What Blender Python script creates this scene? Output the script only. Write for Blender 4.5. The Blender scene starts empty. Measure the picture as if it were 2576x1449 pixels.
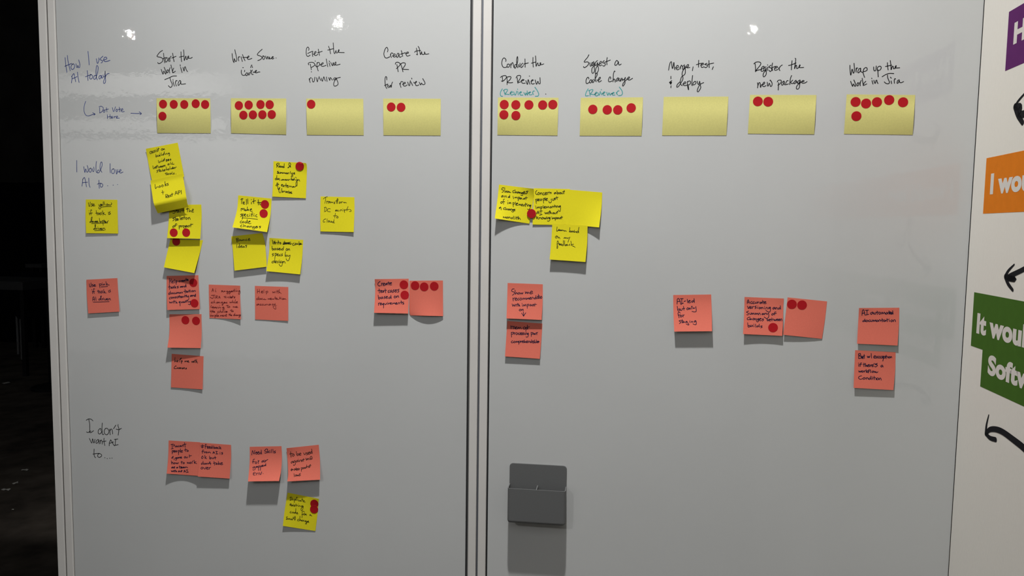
import bpy, math, random
from mathutils import Vector, Matrix
from mathutils.bvhtree import BVHTree

S = bpy.context.scene
COL = S.collection
random.seed(7)

# ------------------------------------------------------------------ camera, world, lights, exposure
FPX, CX, CY = 1880.0, 1288.0, 724.5          # focal length and centre in pixels of the 2576 x 1449 frame
CAM_H, CAM_D = 1.55, 1.57                    # height above the floor, distance from the whiteboards
vdown = Vector((960 - CX, 24094 - CY, FPX)).normalized()          # vanishing point of the verticals
nin = Vector((245.0, -147.0, FPX)); nin = (nin - vdown * nin.dot(vdown)).normalized()
vup = -vdown
vright = nin.cross(vup)
def cam_to_world(e): return Vector((vright.dot(e), nin.dot(e), vup.dot(e)))
CAM = Vector((0.0, -CAM_D, CAM_H))
ax, ay, az = (cam_to_world(Vector(e)) for e in ((1, 0, 0), (0, 1, 0), (0, 0, 1)))
cd = bpy.data.cameras.new('camera')
cam = bpy.data.objects.new('camera', cd); COL.objects.link(cam)
m = Matrix.Identity(4)
for i in range(3):
    m[i][0], m[i][1], m[i][2], m[i][3] = ax[i], -ay[i], -az[i], CAM[i]
cam.matrix_world = m
cd.sensor_fit = 'HORIZONTAL'; cd.sensor_width = 36.0; cd.lens = FPX / 2576.0 * 36.0
cd.clip_start = 0.02; cd.clip_end = 100
S.camera = cam

S.view_settings.view_transform = 'Standard'
S.view_settings.look = 'None'
S.view_settings.gamma = 1.0
S.view_settings.use_curve_mapping = False
S.view_settings.exposure = 0.06

w = bpy.data.worlds.new('dark_hall'); S.world = w; w.use_nodes = True
w.node_tree.nodes['Background'].inputs[0].default_value = (0.9, 0.95, 1.0, 1)
w.node_tree.nodes['Background'].inputs[1].default_value = 0.012

def look(o, target):
    o.rotation_euler = (Vector(target) - o.location).to_track_quat('-Z', 'Y').to_euler()
def spot(name, loc, target, power, size, blend, radius, color=(1, 1, 1)):
    l = bpy.data.lights.new(name, 'SPOT'); l.energy = power; l.spot_size = math.radians(size)
    l.spot_blend = blend; l.shadow_soft_size = radius; l.color = color
    o = bpy.data.objects.new(name, l); COL.objects.link(o); o.location = loc; look(o, target); return o
def area(name, loc, target, power, sx, sy, color=(1, 1, 1), spread=180):
    l = bpy.data.lights.new(name, 'AREA'); l.shape = 'RECTANGLE'; l.size = sx; l.size_y = sy
    l.energy = power; l.color = color; l.spread = math.radians(spread)
    o = bpy.data.objects.new(name, l); COL.objects.link(o); o.location = loc; look(o, target); return o
# the exhibition stand's own truss spot over the boards, three track spots further out, and an added area light that fills the shadows
spot('truss_spot', (-0.14, -0.78, 3.88), (-0.22, 0.0, 2.25), 430, 76, 1.0, 0.045, (1.0, 0.99, 0.975))
spot('track_spot', (-1.70, -3.0, 2.80), (-0.2, 0, 1.5), 42, 70, 1.0, 0.006, (1.0, 0.98, 0.96))
spot('track_spot', (0.80, -3.0, 2.72), (0.2, 0, 1.6), 4, 60, 1.0, 0.006, (1.0, 0.98, 0.96))
spot('track_spot', (-3.10, -3.0, 2.76), (-0.8, 0, 1.6), 5, 60, 1.0, 0.006, (1.0, 0.98, 0.96))
area('hall_ceiling_light', (0.0, -4.6, 5.0), (0.0, 0.0, 1.4), 40, 5.0, 2.5, (0.97, 0.985, 1.0))
spot('booth_spot', (-5.0, -4.2, 4.2), (-5.6, -6.5, 1.6), 750, 80, 0.6, 0.05, (1.0, 0.98, 0.95))  # unseen spot added to brighten the wall that the boards reflect

# ------------------------------------------------------------------ helpers
def ray(px, py):
    return cam_to_world(Vector((px - CX, py - CY, FPX))).normalized()
def on_board(px, py, dist=0.0):
    """point of the view through a pixel at a distance in front of the board plane y = 0"""
    d = ray(px, py); return CAM + d * ((-dist - CAM.y) / d.y)
def on_floor(px, py, z=0.0):
    d = ray(px, py); return CAM + d * ((z - CAM.z) / d.z)
def at_depth(px, py, y):
    d = ray(px, py); return CAM + d * ((y - CAM.y) / d.y)

def mat(name, color, rough=0.6, spec=0.5, metal=0.0, noise=0.0, nscale=40.0, bump=0.0, bscale=200.0, coat=0.0, coat_rough=0.05, stretch=None):
    mt = bpy.data.materials.new(name); mt.use_nodes = True
    nt = mt.node_tree; b = nt.nodes['Principled BSDF']
    b.inputs['Base Color'].default_value = (*color, 1)
    b.inputs['Roughness'].default_value = rough
    b.inputs['Specular IOR Level'].default_value = spec
    b.inputs['Metallic'].default_value = metal
    b.inputs['Coat Weight'].default_value = coat
    b.inputs['Coat Roughness'].default_value = coat_rough
    tc = nt.nodes.new('ShaderNodeTexCoord')
    mp = nt.nodes.new('ShaderNodeMapping'); nt.links.new(tc.outputs['Object'], mp.inputs[0])
    if stretch: mp.inputs['Scale'].default_value = stretch
    if noise:
        n = nt.nodes.new('ShaderNodeTexNoise'); n.inputs['Scale'].default_value = nscale; n.inputs['Detail'].default_value = 6
        nt.links.new(mp.outputs[0], n.inputs['Vector'])
        r = nt.nodes.new('ShaderNodeMapRange'); r.inputs['From Min'].default_value = 0.3; r.inputs['From Max'].default_value = 0.7
        r.inputs['To Min'].default_value = 1 - noise; r.inputs['To Max'].default_value = 1 + noise
        nt.links.new(n.outputs['Fac'], r.inputs['Value'])
        mx = nt.nodes.new('ShaderNodeMix'); mx.data_type = 'RGBA'; mx.blend_type = 'MULTIPLY'; mx.inputs[0].default_value = 1
        mx.inputs[6].default_value = (*color, 1)
        nt.links.new(r.outputs[0], mx.inputs[7]); nt.links.new(mx.outputs[2], b.inputs['Base Color'])
    if bump:
        n2 = nt.nodes.new('ShaderNodeTexNoise'); n2.inputs['Scale'].default_value = bscale; n2.inputs['Detail'].default_value = 3
        nt.links.new(mp.outputs[0], n2.inputs['Vector'])
        bp = nt.nodes.new('ShaderNodeBump'); bp.inputs['Strength'].default_value = bump; bp.inputs['Distance'].default_value = 0.001
        nt.links.new(n2.outputs['Fac'], bp.inputs['Height']); nt.links.new(bp.outputs[0], b.inputs['Normal'])
    return mt

def make(name, verts, faces, material, parent=None, origin=None, smooth=False):
    me = bpy.data.meshes.new(name)
    o0 = Vector(origin) if origin is not None else Vector((0, 0, 0))
    me.from_pydata([tuple(Vector(v) - o0) for v in verts], [], faces)
    me.materials.append(material)
    if smooth:
        for p in me.polygons: p.use_smooth = True
    me.update()
    o = bpy.data.objects.new(name, me); COL.objects.link(o); o.location = o0
    if parent is not None:
        o.parent = parent; o.location = o0 - parent.location
    return o
def tag(o, label=None, cat=None, group=None, kind=None):
    if label: o['label'] = label
    if cat: o['category'] = cat
    if group: o['group'] = group
    if kind: o['kind'] = kind
    return o
def empty(name, loc):
    o = bpy.data.objects.new(name, None); COL.objects.link(o); o.location = loc; o.empty_display_size = 0.05; return o

def box_vf(x0, x1, y0, y1, z0, z1, V=None, F=None):
    V = [] if V is None else V; F = [] if F is None else F
    b = len(V)
    V += [(x0, y0, z0), (x1, y0, z0), (x1, y1, z0), (x0, y1, z0), (x0, y0, z1), (x1, y0, z1), (x1, y1, z1), (x0, y1, z1)]
    F += [tuple(b + i for i in f) for f in ((0, 3, 2, 1), (4, 5, 6, 7), (0, 1, 5, 4), (1, 2, 6, 5), (2, 3, 7, 6), (3, 0, 4, 7))]
    return V, F
def bevel(o, wdt, seg=2):
    md = o.modifiers.new('bevel', 'BEVEL'); md.width = wdt; md.segments = seg; md.limit_method = 'ANGLE'; return o
def box(name, x0, x1, y0, y1, z0, z1, material, parent=None, bev=0.0):
    V, F = box_vf(x0, x1, y0, y1, z0, z1)
    o = make(name, V, F, material, parent, origin=((x0 + x1) / 2, (y0 + y1) / 2, z0))
    if bev: bevel(o, bev)
    return o
def lathe(name, prof, loc, material, parent=None, n=40):
    V, F = [], []
    for r, z in prof:
        for k in range(n):
            a = 2 * math.pi * k / n; V.append((loc[0] + r * math.cos(a), loc[1] + r * math.sin(a), loc[2] + z))
    for i in range(len(prof) - 1):
        for k in range(n):
            k2 = (k + 1) % n; F.append((i * n + k, i * n + k2, (i + 1) * n + k2, (i + 1) * n + k))
    F.append(tuple(range(n))[::-1]); F.append(tuple((len(prof) - 1) * n + k for k in range(n)))
    return make(name, V, F, material, parent, origin=loc, smooth=False)

def catmull(p, sub=5):
    if len(p) < 3: return list(p)
    out = []
    q = [2 * p[0] - p[1]] + list(p) + [2 * p[-1] - p[-2]]
    for i in range(1, len(q) - 2):
        for s in range(sub):
            t = s / sub
            out.append(0.5 * ((2 * q[i]) + (q[i + 1] - q[i - 1]) * t + (2 * q[i - 1] - 5 * q[i] + 4 * q[i + 1] - q[i + 2]) * t * t
                              + (3 * q[i] - q[i - 1] - 3 * q[i + 1] + q[i + 2]) * t ** 3))
    out.append(p[-1].copy()); return out
def parse(txt):
    return [[Vector(tuple(float(c) for c in pt.split(','))) for pt in st.split()] for st in txt.split(';') if st.strip()]

def ribbon(V, F, pts, width, nrm, wf=None):
    """flat pen stroke with round ends lying in a surface of normal nrm"""
    if len(pts) == 1: pts = [pts[0], pts[0] + Vector((1e-4, 0, 0))]
    n = len(pts); b = len(V)
    for i, p in enumerate(pts):
        t = (pts[min(i + 1, n - 1)] - pts[max(i - 1, 0)])
        if t.length < 1e-7: t = Vector((1, 0, 0))
        s = t.normalized().cross(nrm).normalized() * (width * 0.5 * (wf[i] if wf else 1.0))
        V.append(p + s); V.append(p - s)
    for i in range(n - 1):
        F.append((b + 2 * i, b + 2 * i + 1, b + 2 * i + 3, b + 2 * i + 2))
    for i, sg in ((0, -1), (n - 1, 1)):
        p = pts[i]; s = (V[b + 2 * i] - V[b + 2 * i + 1]) * 0.5
        if s.length < 1e-6: continue
        t = nrm.cross(s).normalized() * s.length * sg
        c0 = len(V); V.append(p)
        m_ = 7
        for k in range(m_):
            a = math.pi * k / (m_ - 1); V.append(p + s * math.cos(a) - t * -math.sin(a))
        for k in range(m_ - 1): F.append((c0, c0 + 1 + k, c0 + 2 + k))

# ------------------------------------------------------------------ materials
M = {}
M['board'] = mat('whiteboard_enamel', (0.50, 0.51, 0.505), rough=0.012, spec=0.5, noise=0.02, nscale=3.0, bump=0.085, bscale=75.0)
M['alu'] = mat('painted_aluminium', (0.60, 0.585, 0.56), rough=0.35, spec=0.4, noise=0.03, nscale=8, bump=0.05, bscale=300)
M['alu_dark'] = mat('anodised_channel', (0.22, 0.23, 0.26), rough=0.4, spec=0.5, metal=0.6)
M['gasket'] = mat('black_gasket', (0.008, 0.008, 0.010), rough=0.7)  # even black standing in for the shade inside gaps
M['gasket_grey'] = mat('grey_gasket', (0.10, 0.10, 0.098), rough=0.6)
M['fabric'] = mat('printed_cloth', (0.78, 0.75, 0.69), rough=0.9, spec=0.1, noise=0.03, nscale=300, bump=0.22, bscale=7.0, stretch=(6, 6, 0.35))
M['purple'] = mat('purple_print', (0.115, 0.022, 0.13), rough=0.85, spec=0.1, noise=0.04, nscale=60)
M['orange'] = mat('orange_print', (0.72, 0.20, 0.012), rough=0.85, spec=0.1, noise=0.04, nscale=60)
M['green'] = mat('green_print', (0.055, 0.135, 0.016), rough=0.85, spec=0.1, noise=0.04, nscale=60)
M['black_print'] = mat('black_print', (0.012, 0.012, 0.015), rough=0.8, spec=0.1)
M['white_print'] = mat('white_print', (0.70, 0.665, 0.62), rough=0.85, spec=0.1, noise=0.02, nscale=90)
M['yellow'] = mat('yellow_paper', (0.70, 0.62, 0.014), rough=0.75, spec=0.15, noise=0.03, nscale=500)
M['pale'] = mat('pale_yellow_paper', (0.57, 0.535, 0.19), rough=0.75, spec=0.15, noise=0.04, nscale=350)
M['pink'] = mat('salmon_pink_paper', (0.66, 0.155, 0.108), rough=0.75, spec=0.15, noise=0.03, nscale=500)
M['red'] = mat('red_sticker', (0.37, 0.007, 0.012), rough=0.6, spec=0.12, noise=0.03, nscale=400)
M['ink'] = mat('black_ink', (0.006, 0.006, 0.008), rough=0.5, spec=0.3)
M['ink_green'] = mat('dark_ink', (0.006, 0.012, 0.004), rough=0.6, spec=0.2)
M['ink_navy'] = mat('navy_ink', (0.010, 0.006, 0.030), rough=0.6, spec=0.2)
M['ink_red'] = mat('dark_red_ink', (0.085, 0.002, 0.008), rough=0.6, spec=0.2)
M['ink_blue'] = mat('blue_marker', (0.045, 0.065, 0.22), rough=0.5, spec=0.3, noise=0.25, nscale=150)
M['ink_teal'] = mat('teal_marker', (0.045, 0.27, 0.27), rough=0.5, spec=0.3, noise=0.2, nscale=150)
M['holder'] = mat('grey_plastic', (0.115, 0.118, 0.118), rough=0.5, spec=0.35, noise=0.03, nscale=400)
M['floor'] = mat('dark_concrete', (0.075, 0.062, 0.050), rough=0.8, spec=0.2, noise=0.55, nscale=5.0, bump=0.3, bscale=25)
M['wall_back'] = mat('dark_wall', (0.045, 0.043, 0.040), rough=0.9, spec=0.1, noise=0.25, nscale=2.0)
M['booth'] = mat('booth_white', (0.8, 0.8, 0.79), rough=0.6, spec=0.2, noise=0.04, nscale=2)
M['drape'] = mat('black_drape', (0.003, 0.003, 0.006), rough=0.95, spec=0.02)
M['black_metal'] = mat('black_metal', (0.006, 0.006, 0.007), rough=0.5, spec=0.3)
M['chrome'] = mat('chair_steel', (0.35, 0.36, 0.36), rough=0.35, spec=0.5, metal=0.7)
M['chair'] = mat('dark_upholstery', (0.004, 0.004, 0.008), rough=0.9, spec=0.1)
M['table'] = mat('dark_laminate', (0.05, 0.05, 0.052), rough=0.6, spec=0.3)
M['scrap'] = mat('dirty_paper', (0.62, 0.60, 0.55), rough=0.8, spec=0.2, noise=0.1, nscale=60)

# ------------------------------------------------------------------ the hall
tag(box('floor', -14, 6, -9, 14, -0.1, 0.0, M['floor']), kind='structure')
pd = on_floor(30, 893)
tag(box('wall_back', -14, 6, 11.5, 11.7, 0.0, 7.0, M['wall_back']), kind='structure')

tag(box('wall_front', -14, 6, -9.0, -8.9, 0.0, 7.0, M['wall_back']), kind='structure')
bw0, bw1 = at_depth(40, 185, 6.5), at_depth(600, 185, 6.5)       # white wall added out of view for its faint reflection in the boards
V, F = [], []
zc = lambda py: at_depth(300, py, 6.5).z
for za, zb, xa, xb in ((zc(236), bw0.z, bw0.x - 1.5, bw1.x), (zc(330), zc(296), bw0.x - 1.5, bw1.x - 0.2), (0.0, zc(345), bw0.x - 1.5, at_depth(930, 400, 6.5).x)):
    box_vf(xa, xb, -6.66, -6.6, za, zb, V, F)
box_vf(bw0.x - 1.5, at_depth(900, 400, 6.5).x, -6.74, -6.7, 0.0, bw0.z - 0.02, V, F)  # dark back sheet, so the openings reflect as dark bands
o = make('wall_left', V, F, M['booth']); tag(o, kind='structure'); o.data.materials.append(M['wall_back'])
for p in o.data.polygons[-6:]: p.material_index = 1

# ------------------------------------------------------------------ whiteboards and their posts
def bx(px): return on_board(px, 0.0).x
Z0, Z1 = 0.04, 2.62
wb = []
def whiteboard(x0, x1, label):
    o = empty('whiteboard', ((x0 + x1) / 2, 0, Z0))
    tag(o, label, 'whiteboard', 'whiteboards of the partition')
    box('writing_surface', x0, x1, 0.0, 0.018, Z0, Z1, M['board'], o)
    return o
xl0, xl1 = bx(140.0), bx(1183.2)
xr0, xr1 = bx(1242.3), bx(2475.4)
wb_left = whiteboard(xl0, xl1, 'large glossy whiteboard panel on the left with blue and black headings')
wb_right = whiteboard(xr0, xr1, 'large glossy whiteboard panel on the right with the grey pen holder')

def post(xs, label, shade):
    """xs: flange, groove, flange edges"""
    a, b, c, d = xs
    o = empty('aluminium_post', ((a + d) / 2, 0.0, 0.0)); tag(o, label, 'post')
    box('flange', a, b, -0.003, 0.040, 0.0, Z1, M['alu'], o, 0.0008)
    box('flange', c, d, -0.003, 0.040, 0.0, Z1, M['alu'], o, 0.0008)
    box('groove_channel', b + 0.0001, c - 0.0001, 0.004 if shade == 'grey' else 0.012, 0.038, 0.0, Z1, M['alu_dark'] if shade == 'grey' else M['gasket_grey'], o)
    return o
p1 = post((bx(97), bx(116), bx(120.6), bx(137.6)), 'slim grey metal post with dark groove at the far left edge', 'dark')
box('edge_seal', bx(137.7), bx(139.9), 0.003, 0.02, 0.0, Z1, M['gasket_grey'], p1)  # grey strip standing for the dark gap beside the board
p2 = post((bx(1190.8), bx(1211.5), bx(1217.0), bx(1237.6)), 'grooved light metal post between the two whiteboards', 'grey')
box('edge_seal', bx(1183.4), bx(1187.0), 0.008, 0.02, 0.0, Z1, M['gasket'], p2)  # black strip put in for the shade of the gap
box('edge_seal', bx(1187.1), bx(1190.7), 0.002, 0.02, 0.0, Z1, M['gasket_grey'], p2)  # grey tone stands for the lit side of the post
box('edge_seal', bx(1237.8), bx(1242.1), 0.006, 0.02, 0.0, Z1, M['gasket'], p2)  # gap shade as a black strip, right side

# ------------------------------------------------------------------ printed cloth wall on the right
wdir = cam_to_world(Vector((1610 - CX, 579 - CY, FPX))); wdir.z = 0; wdir.normalize()
WC = Vector((bx(2476.6), 0.0, 0.0))                       # the inner corner
wn = Vector((-wdir.y, wdir.x, 0.0))                       # faces the boards' side
def on_wall(px, py):
    d = ray(px, py); t = (WC - CAM).dot(wn) / d.dot(wn); p = CAM + d * t
    return ((WC - p).dot(wdir), p.z)                      # metres out from the corner, height
def wall_pt(s, z, off=0.0): return WC - wdir * s + wn * off + Vector((0, 0, z))
WL = 1.62
ban = empty('fabric_banner', wall_pt(0, 0)); tag(ban, 'off-white printed cloth banner wall at right with coloured text blocks', 'banner')
def slab(name, poly, off0, off1, material, parent):
    n = len(poly)
    V = [wall_pt(s, z, off1) for s, z in poly] + [wall_pt(s, z, off0) for s, z in poly]
    F = [tuple(range(n)), tuple(range(2 * n - 1, n - 1, -1))] + [(i, i + n, (i + 1) % n + n, (i + 1) % n) for i in range(n)]
    return make(name, V, F, material, parent, origin=wall_pt(poly[0][0], poly[0][1]))
slab('cloth_panel', [(0.0015, 0.0), (WL, 0.0), (WL, Z1), (0.0015, Z1)], -0.03, 0.0, M['fabric'], ban)
gap_v, gap_f = box_vf(xr1 + 0.0002, bx(2476.5), 0.004, 0.02, 0.0, Z1)
tag(make('trim_1', gap_v, gap_f, M['gasket'], origin=(xr1, 0.01, 0.0)), kind='structure')  # black strip for the shaded gap between board and cloth

# coloured blocks, measured on the wall
ps0, pz1 = on_wall(2538.5, 30); _, pz0 = on_wall(2528.5, 179)
slab('purple_block', [(ps0, pz0), (0.98, pz0), (0.98, pz1), (ps0, pz1)], 0.0, 0.0002, M['purple'], ban)
os0, oz1 = on_wall(2482, 398); _, oz0 = on_wall(2473, 537.5)
slab('orange_block', [(os0, oz0), (1.02, oz0), (1.02, oz1), (os0, oz1)], 0.0, 0.0002, M['orange'], ban)
gs0, gz2 = on_wall(2451, 735); _, gz1 = on_wall(2441, 869); gs1, _ = on_wall(2472, 880); _, gz0 = on_wall(2466, 972)
slab('green_block', [(gs0, gz1), (gs1, gz1), (gs1, gz0), (0.95, gz0), (0.95, gz1), (1.25, gz1), (1.25, gz2), (gs0, gz2)], 0.0, 0.0002, M['green'], ban)

_texts = {}
def text_mesh(txt, bold=0.05):
    """outline font letters as vertices and faces"""
    if (txt, bold) not in _texts:
        cu = bpy.data.curves.new('lettering_curve', 'FONT'); cu.body = txt; cu.offset = bold; cu.size = 1.0; cu.space_character = 1.04
        o = bpy.data.objects.new('lettering_curve', cu); COL.objects.link(o)
        bpy.context.view_layer.update()
        me = o.to_mesh()
        _texts[txt, bold] = ([v.co.copy() for v in me.vertices], [tuple(p.vertices) for p in me.polygons])
        o.to_mesh_clear(); bpy.data.objects.remove(o)
    return _texts[txt, bold]
def lettering(txt, probe, s_left, s_right, z_base, cap_top, bold=0.05):
    """words whose first letters (probe) span s_left..s_right, capitals from z_base to cap_top"""
    pv, _ = text_mesh(probe, bold); px0, px1 = min(v.x for v in pv), max(v.x for v in pv)
    hv, _ = text_mesh('I', bold); h0, h1 = min(v.y for v in hv), max(v.y for v in hv)
    sx = (s_right - s_left) / (px1 - px0); sz = (cap_top - z_base) / (h1 - h0)
    vs, fs = text_mesh(txt, bold)
    acc = ''
    words_ = txt.split(' ')
    ends = []
    for wd in words_:
        acc += wd; ends.append(max(v.x for v in text_mesh(acc, bold)[0])); acc += ' '
    for q, wd in enumerate(words_):
        lo = ends[q - 1] + 0.02 if q else -9; hi = ends[q] + 0.02
        idx = [i for i, v in enumerate(vs) if lo < v.x <= hi]; mp = {i: n for n, i in enumerate(idx)}
        V = [wall_pt(s_left + (vs[i].x - px0) * sx, z_base + (vs[i].y - h0) * sz, 0.0004) for i in idx]
        F = [tuple(mp[i] for i in f) for f in fs if f[0] in mp]
        tag(make('lettering', V, F, M['white_print'], ban, origin=V[0]), 'white bold lettering')
    return sx, sz
C = lambda ox, oy, k: (lambda x, y: (ox + x / k, oy + y / k))
c1 = C(2376, 340, 3.813); c2 = C(2376, 700, 4.025); c3 = C(2376, 0, 4.025)
a0 = on_wall(*c1(437, 569)); a1 = on_wall(*c1(449, 370)); a2 = on_wall(*c1(742, 470))
sx, sz = lettering('I would love', 'I wo', (a0[0] + a1[0]) / 2, a2[0], a0[1], a1[1])
b0 = on_wall(*c2(323, 555)); b1 = on_wall(*c2(338, 351)); b2 = on_wall(*c2(783, 590))
lettering('It would be great', 'It wou', (b0[0] + b1[0]) / 2, b2[0], b0[1], b1[1])
d0 = on_wall(*c2(436, 970)); d1 = on_wall(*c2(450, 772)); d2 = on_wall(*c2(748, 960))
lettering('Software', 'Soft', (d0[0] + d1[0]) / 2, d2[0], d0[1], d1[1])
h0 = on_wall(*c3(697, 453)); h1 = on_wall(*c3(713, 232))
hv, _ = text_mesh('H'); hw = (max(v.x for v in hv) - min(v.x for v in hv)) * sx * (h1[1] - h0[1]) / (a1[1] - a0[1])
hl = (h0[0] + h1[0]) / 2
lettering('How I use AI', 'H', hl, hl + hw, h0[1], h1[1])

def on_mirror(px, py):
    """wall point whose mirror image in the glossy board shows at a pixel"""
    lo, hi = 0.0, 2.2
    for _ in range(40):
        mid = (lo + hi) / 2; p = at_depth(px, py, wdir.y * mid)
        if p.x < WC.x - wdir.x * mid: lo = mid
        else: hi = mid
    return (lo, at_depth(px, py, wdir.y * lo).z)
def arrow(label, strokes):
    V, F = [], []
    for pts, wid in strokes:
        sp = [Vector((*(p[1:] if p[0] == 'w' else on_wall(*p)), 0)) for p in pts]
        sp = catmull(sp, 6); n = len(sp)
        wf = [wid[0] + (wid[1] - wid[0]) * i / (n - 1) for i in range(n)]
        ribbon(V, F, [wall_pt(p.x, p.y, 0.0004) for p in sp], 1.0, wn, wf)
    o = make('arrow', V, F, M['black_print'], ban, origin=V[0]); tag(o, label)
mir = lambda x, y: ('w',) + on_mirror(x, y)
k4 = C(2336, 1000, 3.227)
arrow('black brush arrow under the purple block', [([c3(712, 1082), c3(750, 1020), c3(810, 950)], (.006, .004)), ([c3(716, 1080), c3(745, 1165), c3(792, 1240)], (.012, .010)),
      ([c3(730, 1082), c3(770, 1085), mir(2352, 348), mir(2325, 354), mir(2308, 351), mir(2299, 340)], (.012, .014))])
arrow('black brush arrow under the orange block', [([c1(585, 1357), c1(615, 1300), c1(671, 1240)], (.009, .003)), ([c1(586, 1357), c1(612, 1425), c2(693, 120)], (.010, .006)),
      ([c1(595, 1360), c1(680, 1384), mir(2335, 673), mir(2304, 646), mir(2286, 613), mir(2292, 572), mir(2288, 551), mir(2281, 580), mir(2267, 617), mir(2252, 592)], (.010, .007))])
arrow('black brush arrow under the green block', [([k4(466, 294), k4(472, 220), k4(490, 142)], (.009, .003)), ([k4(468, 296), k4(500, 328), k4(546, 342)], (.008, .009)),
      ([k4(474, 282), k4(500, 260), k4(545, 258), k4(600, 278), k4(680, 335), k4(790, 425), k4(900, 560)], (.009, .014))])

# ------------------------------------------------------------------ dark background objects seen past the post
yd = pd.y + 0.86
ztop = at_depth(30, 459, yd).z
V, F = [], []
nx = 140
for i in range(nx + 1):
    x = -12.5 + 11.0 * i / nx
    yy = yd + 0.06 * math.sin(i * 1.9) + 0.03 * math.sin(i * 0.7)
    V += [(x, yy, 0.0), (x, yy, ztop), (x, yy + 0.02, 0.0), (x, yy + 0.02, ztop)]
for i in range(nx):
    a = 4 * i; F += [(a, a + 4, a + 5, a + 1), (a + 2, a + 3, a + 7, a + 6), (a + 1, a + 5, a + 7, a + 3)]
tag(make('pipe_drape', V, F, M['drape'], origin=(-7, yd, 0), smooth=True), 'long black curtain hanging in the dark hall behind', 'curtain')

# stacking chair with two steel legs catching the light
f1, f2 = on_floor(56, 904), on_floor(48, 893)
ch = empty('stacking_chair', (f1.x, f1.y, 0)); tag(ch, 'dark chair with thin steel legs in front of the black curtain', 'chair')
dv = Vector((f2.x - f1.x, f2.y - f1.y, 0)).normalized(); pv_ = Vector((dv.y, -dv.x, 0))
if pv_.x < 0: pv_ = -pv_
corners = [f1, f1 + dv * 0.42, f1 + pv_ * 0.44, f1 + dv * 0.42 + pv_ * 0.44]
def tube(name, pts, r, material, parent=None, n=10):
    V, F = [], []
    for i, p in enumerate(pts):
        t = (pts[min(i + 1, len(pts) - 1)] - pts[max(i - 1, 0)]).normalized()
        a = t.orthogonal().normalized(); b = t.cross(a)
        for k in range(n):
            an = 2 * math.pi * k / n; V.append(p + a * r * math.cos(an) + b * r * math.sin(an))
    for i in range(len(pts) - 1):
        for k in range(n): F.append((i * n + k, i * n + (k + 1) % n, (i + 1) * n + (k + 1) % n, (i + 1) * n + k))
    F.append(tuple(range(n - 1, -1, -1))); F.append(tuple((len(pts) - 1) * n + k for k in range(n)))
    return make(name, V, F, material, parent, origin=pts[0])
for c_ in corners: tube('leg', [Vector((c_.x, c_.y, 0.0)), Vector((c_.x, c_.y, 0.46))], 0.014, M['chrome'], ch)
ctr = sum((Vector((c_.x, c_.y, 0)) for c_ in corners), Vector()) / 4
def obox(name, c0, ux_, uy_, hx, hy, z0, z1, material, parent):
    V = [c0 + ux_ * a * hx + uy_ * b * hy + Vector((0, 0, z)) for z in (z0, z1) for a, b in ((-1, -1), (1, -1), (1, 1), (-1, 1))]
    F = [(0, 3, 2, 1), (4, 5, 6, 7), (0, 1, 5, 4), (1, 2, 6, 5), (2, 3, 7, 6), (3, 0, 4, 7)]
    return bevel(make(name, V, F, material, parent, origin=c0 + Vector((0, 0, z0))), 0.015)
obox('seat', ctr, dv, pv_, 0.24, 0.25, 0.46, 0.52, M['chair'], ch)
obox('backrest', ctr + dv * 0.22, dv, pv_, 0.02, 0.24, 0.52, 0.95, M['chair'], ch)

bs = on_floor(133, 977)
st = empty('stanchion', (bs.x, bs.y, 0)); tag(st, 'black barrier post with round foot half hidden by the metal post', 'barrier post')
lathe('base', [(0.175, 0.0), (0.178, 0.018), (0.165, 0.028), (0.09, 0.045), (0.035, 0.06)], (bs.x, bs.y, 0), M['black_metal'], st)
lathe('pole', [(0.032, 0.055), (0.032, 0.93), (0.038, 0.94), (0.038, 1.0), (0.02, 1.01)], (bs.x, bs.y, 0), M['black_metal'], st)

def table(px0, px1, py, y, label, drop, dep=0.6):
    p0, p1_ = at_depth(px0, py, y), at_depth(px1, py, y); z = p0.z
    o = empty('bar_table', ((p0.x + p1_.x) / 2, y + dep / 2, 0)); tag(o, label, 'table')
    box('tabletop', p0.x, p1_.x, y, y + dep, z - drop, z, M['table'], o, 0.004)
    for xx in (p0.x + 0.05, p1_.x - 0.05):
        for yy in (y + 0.06, y + dep - 0.06): box('leg', xx - 0.02, xx + 0.02, yy - 0.02, yy + 0.02, 0.0, z - drop, M['black_metal'], o)
table(-140, 56, 704, pd.y - 1.1, 'dark counter table at the left edge with a grey front board', 0.085)
table(63, 104, 664, pd.y + 0.46, 'small dark high table beside the black curtain', 0.045, 0.28)

def scrap(px, py, hw, hd, label, seed):
    p = on_floor(px, py); rnd = random.Random(seed); n = 11
    V = [Vector((p.x, p.y, 0.006))]; 
    for k in range(n):
        a = 2 * math.pi * k / n; r = rnd.uniform(0.6, 1.15)
        V.append(Vector((p.x + hw * r * math.cos(a), p.y + hd * r * math.sin(a), 0.001 + rnd.uniform(0, 0.006))))
    F = [(0, 1 + k, 1 + (k + 1) % n) for k in range(n)]
    tag(make('paper_scrap', V, F, M['scrap'], origin=p), label, 'paper scrap', 'scraps lying on the dark floor')
scrap(64, 1183, 0.024, 0.020, 'largest torn white paper scrap on the dark floor', 3)
scrap(39, 1216, 0.016, 0.022, 'thin pale paper strip on the floor just nearer than the largest scrap', 4)
scrap(14, 1233, 0.030, 0.016, 'pale smeared scrap on the floor at the far left', 5)
scrap(16, 964, 0.035, 0.05, 'farthest white scrap on the floor near the chair legs', 6)
scrap(33, 1283, 0.008, 0.008, 'tiny white fleck on the floor, nearest of the scraps', 8)

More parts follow.
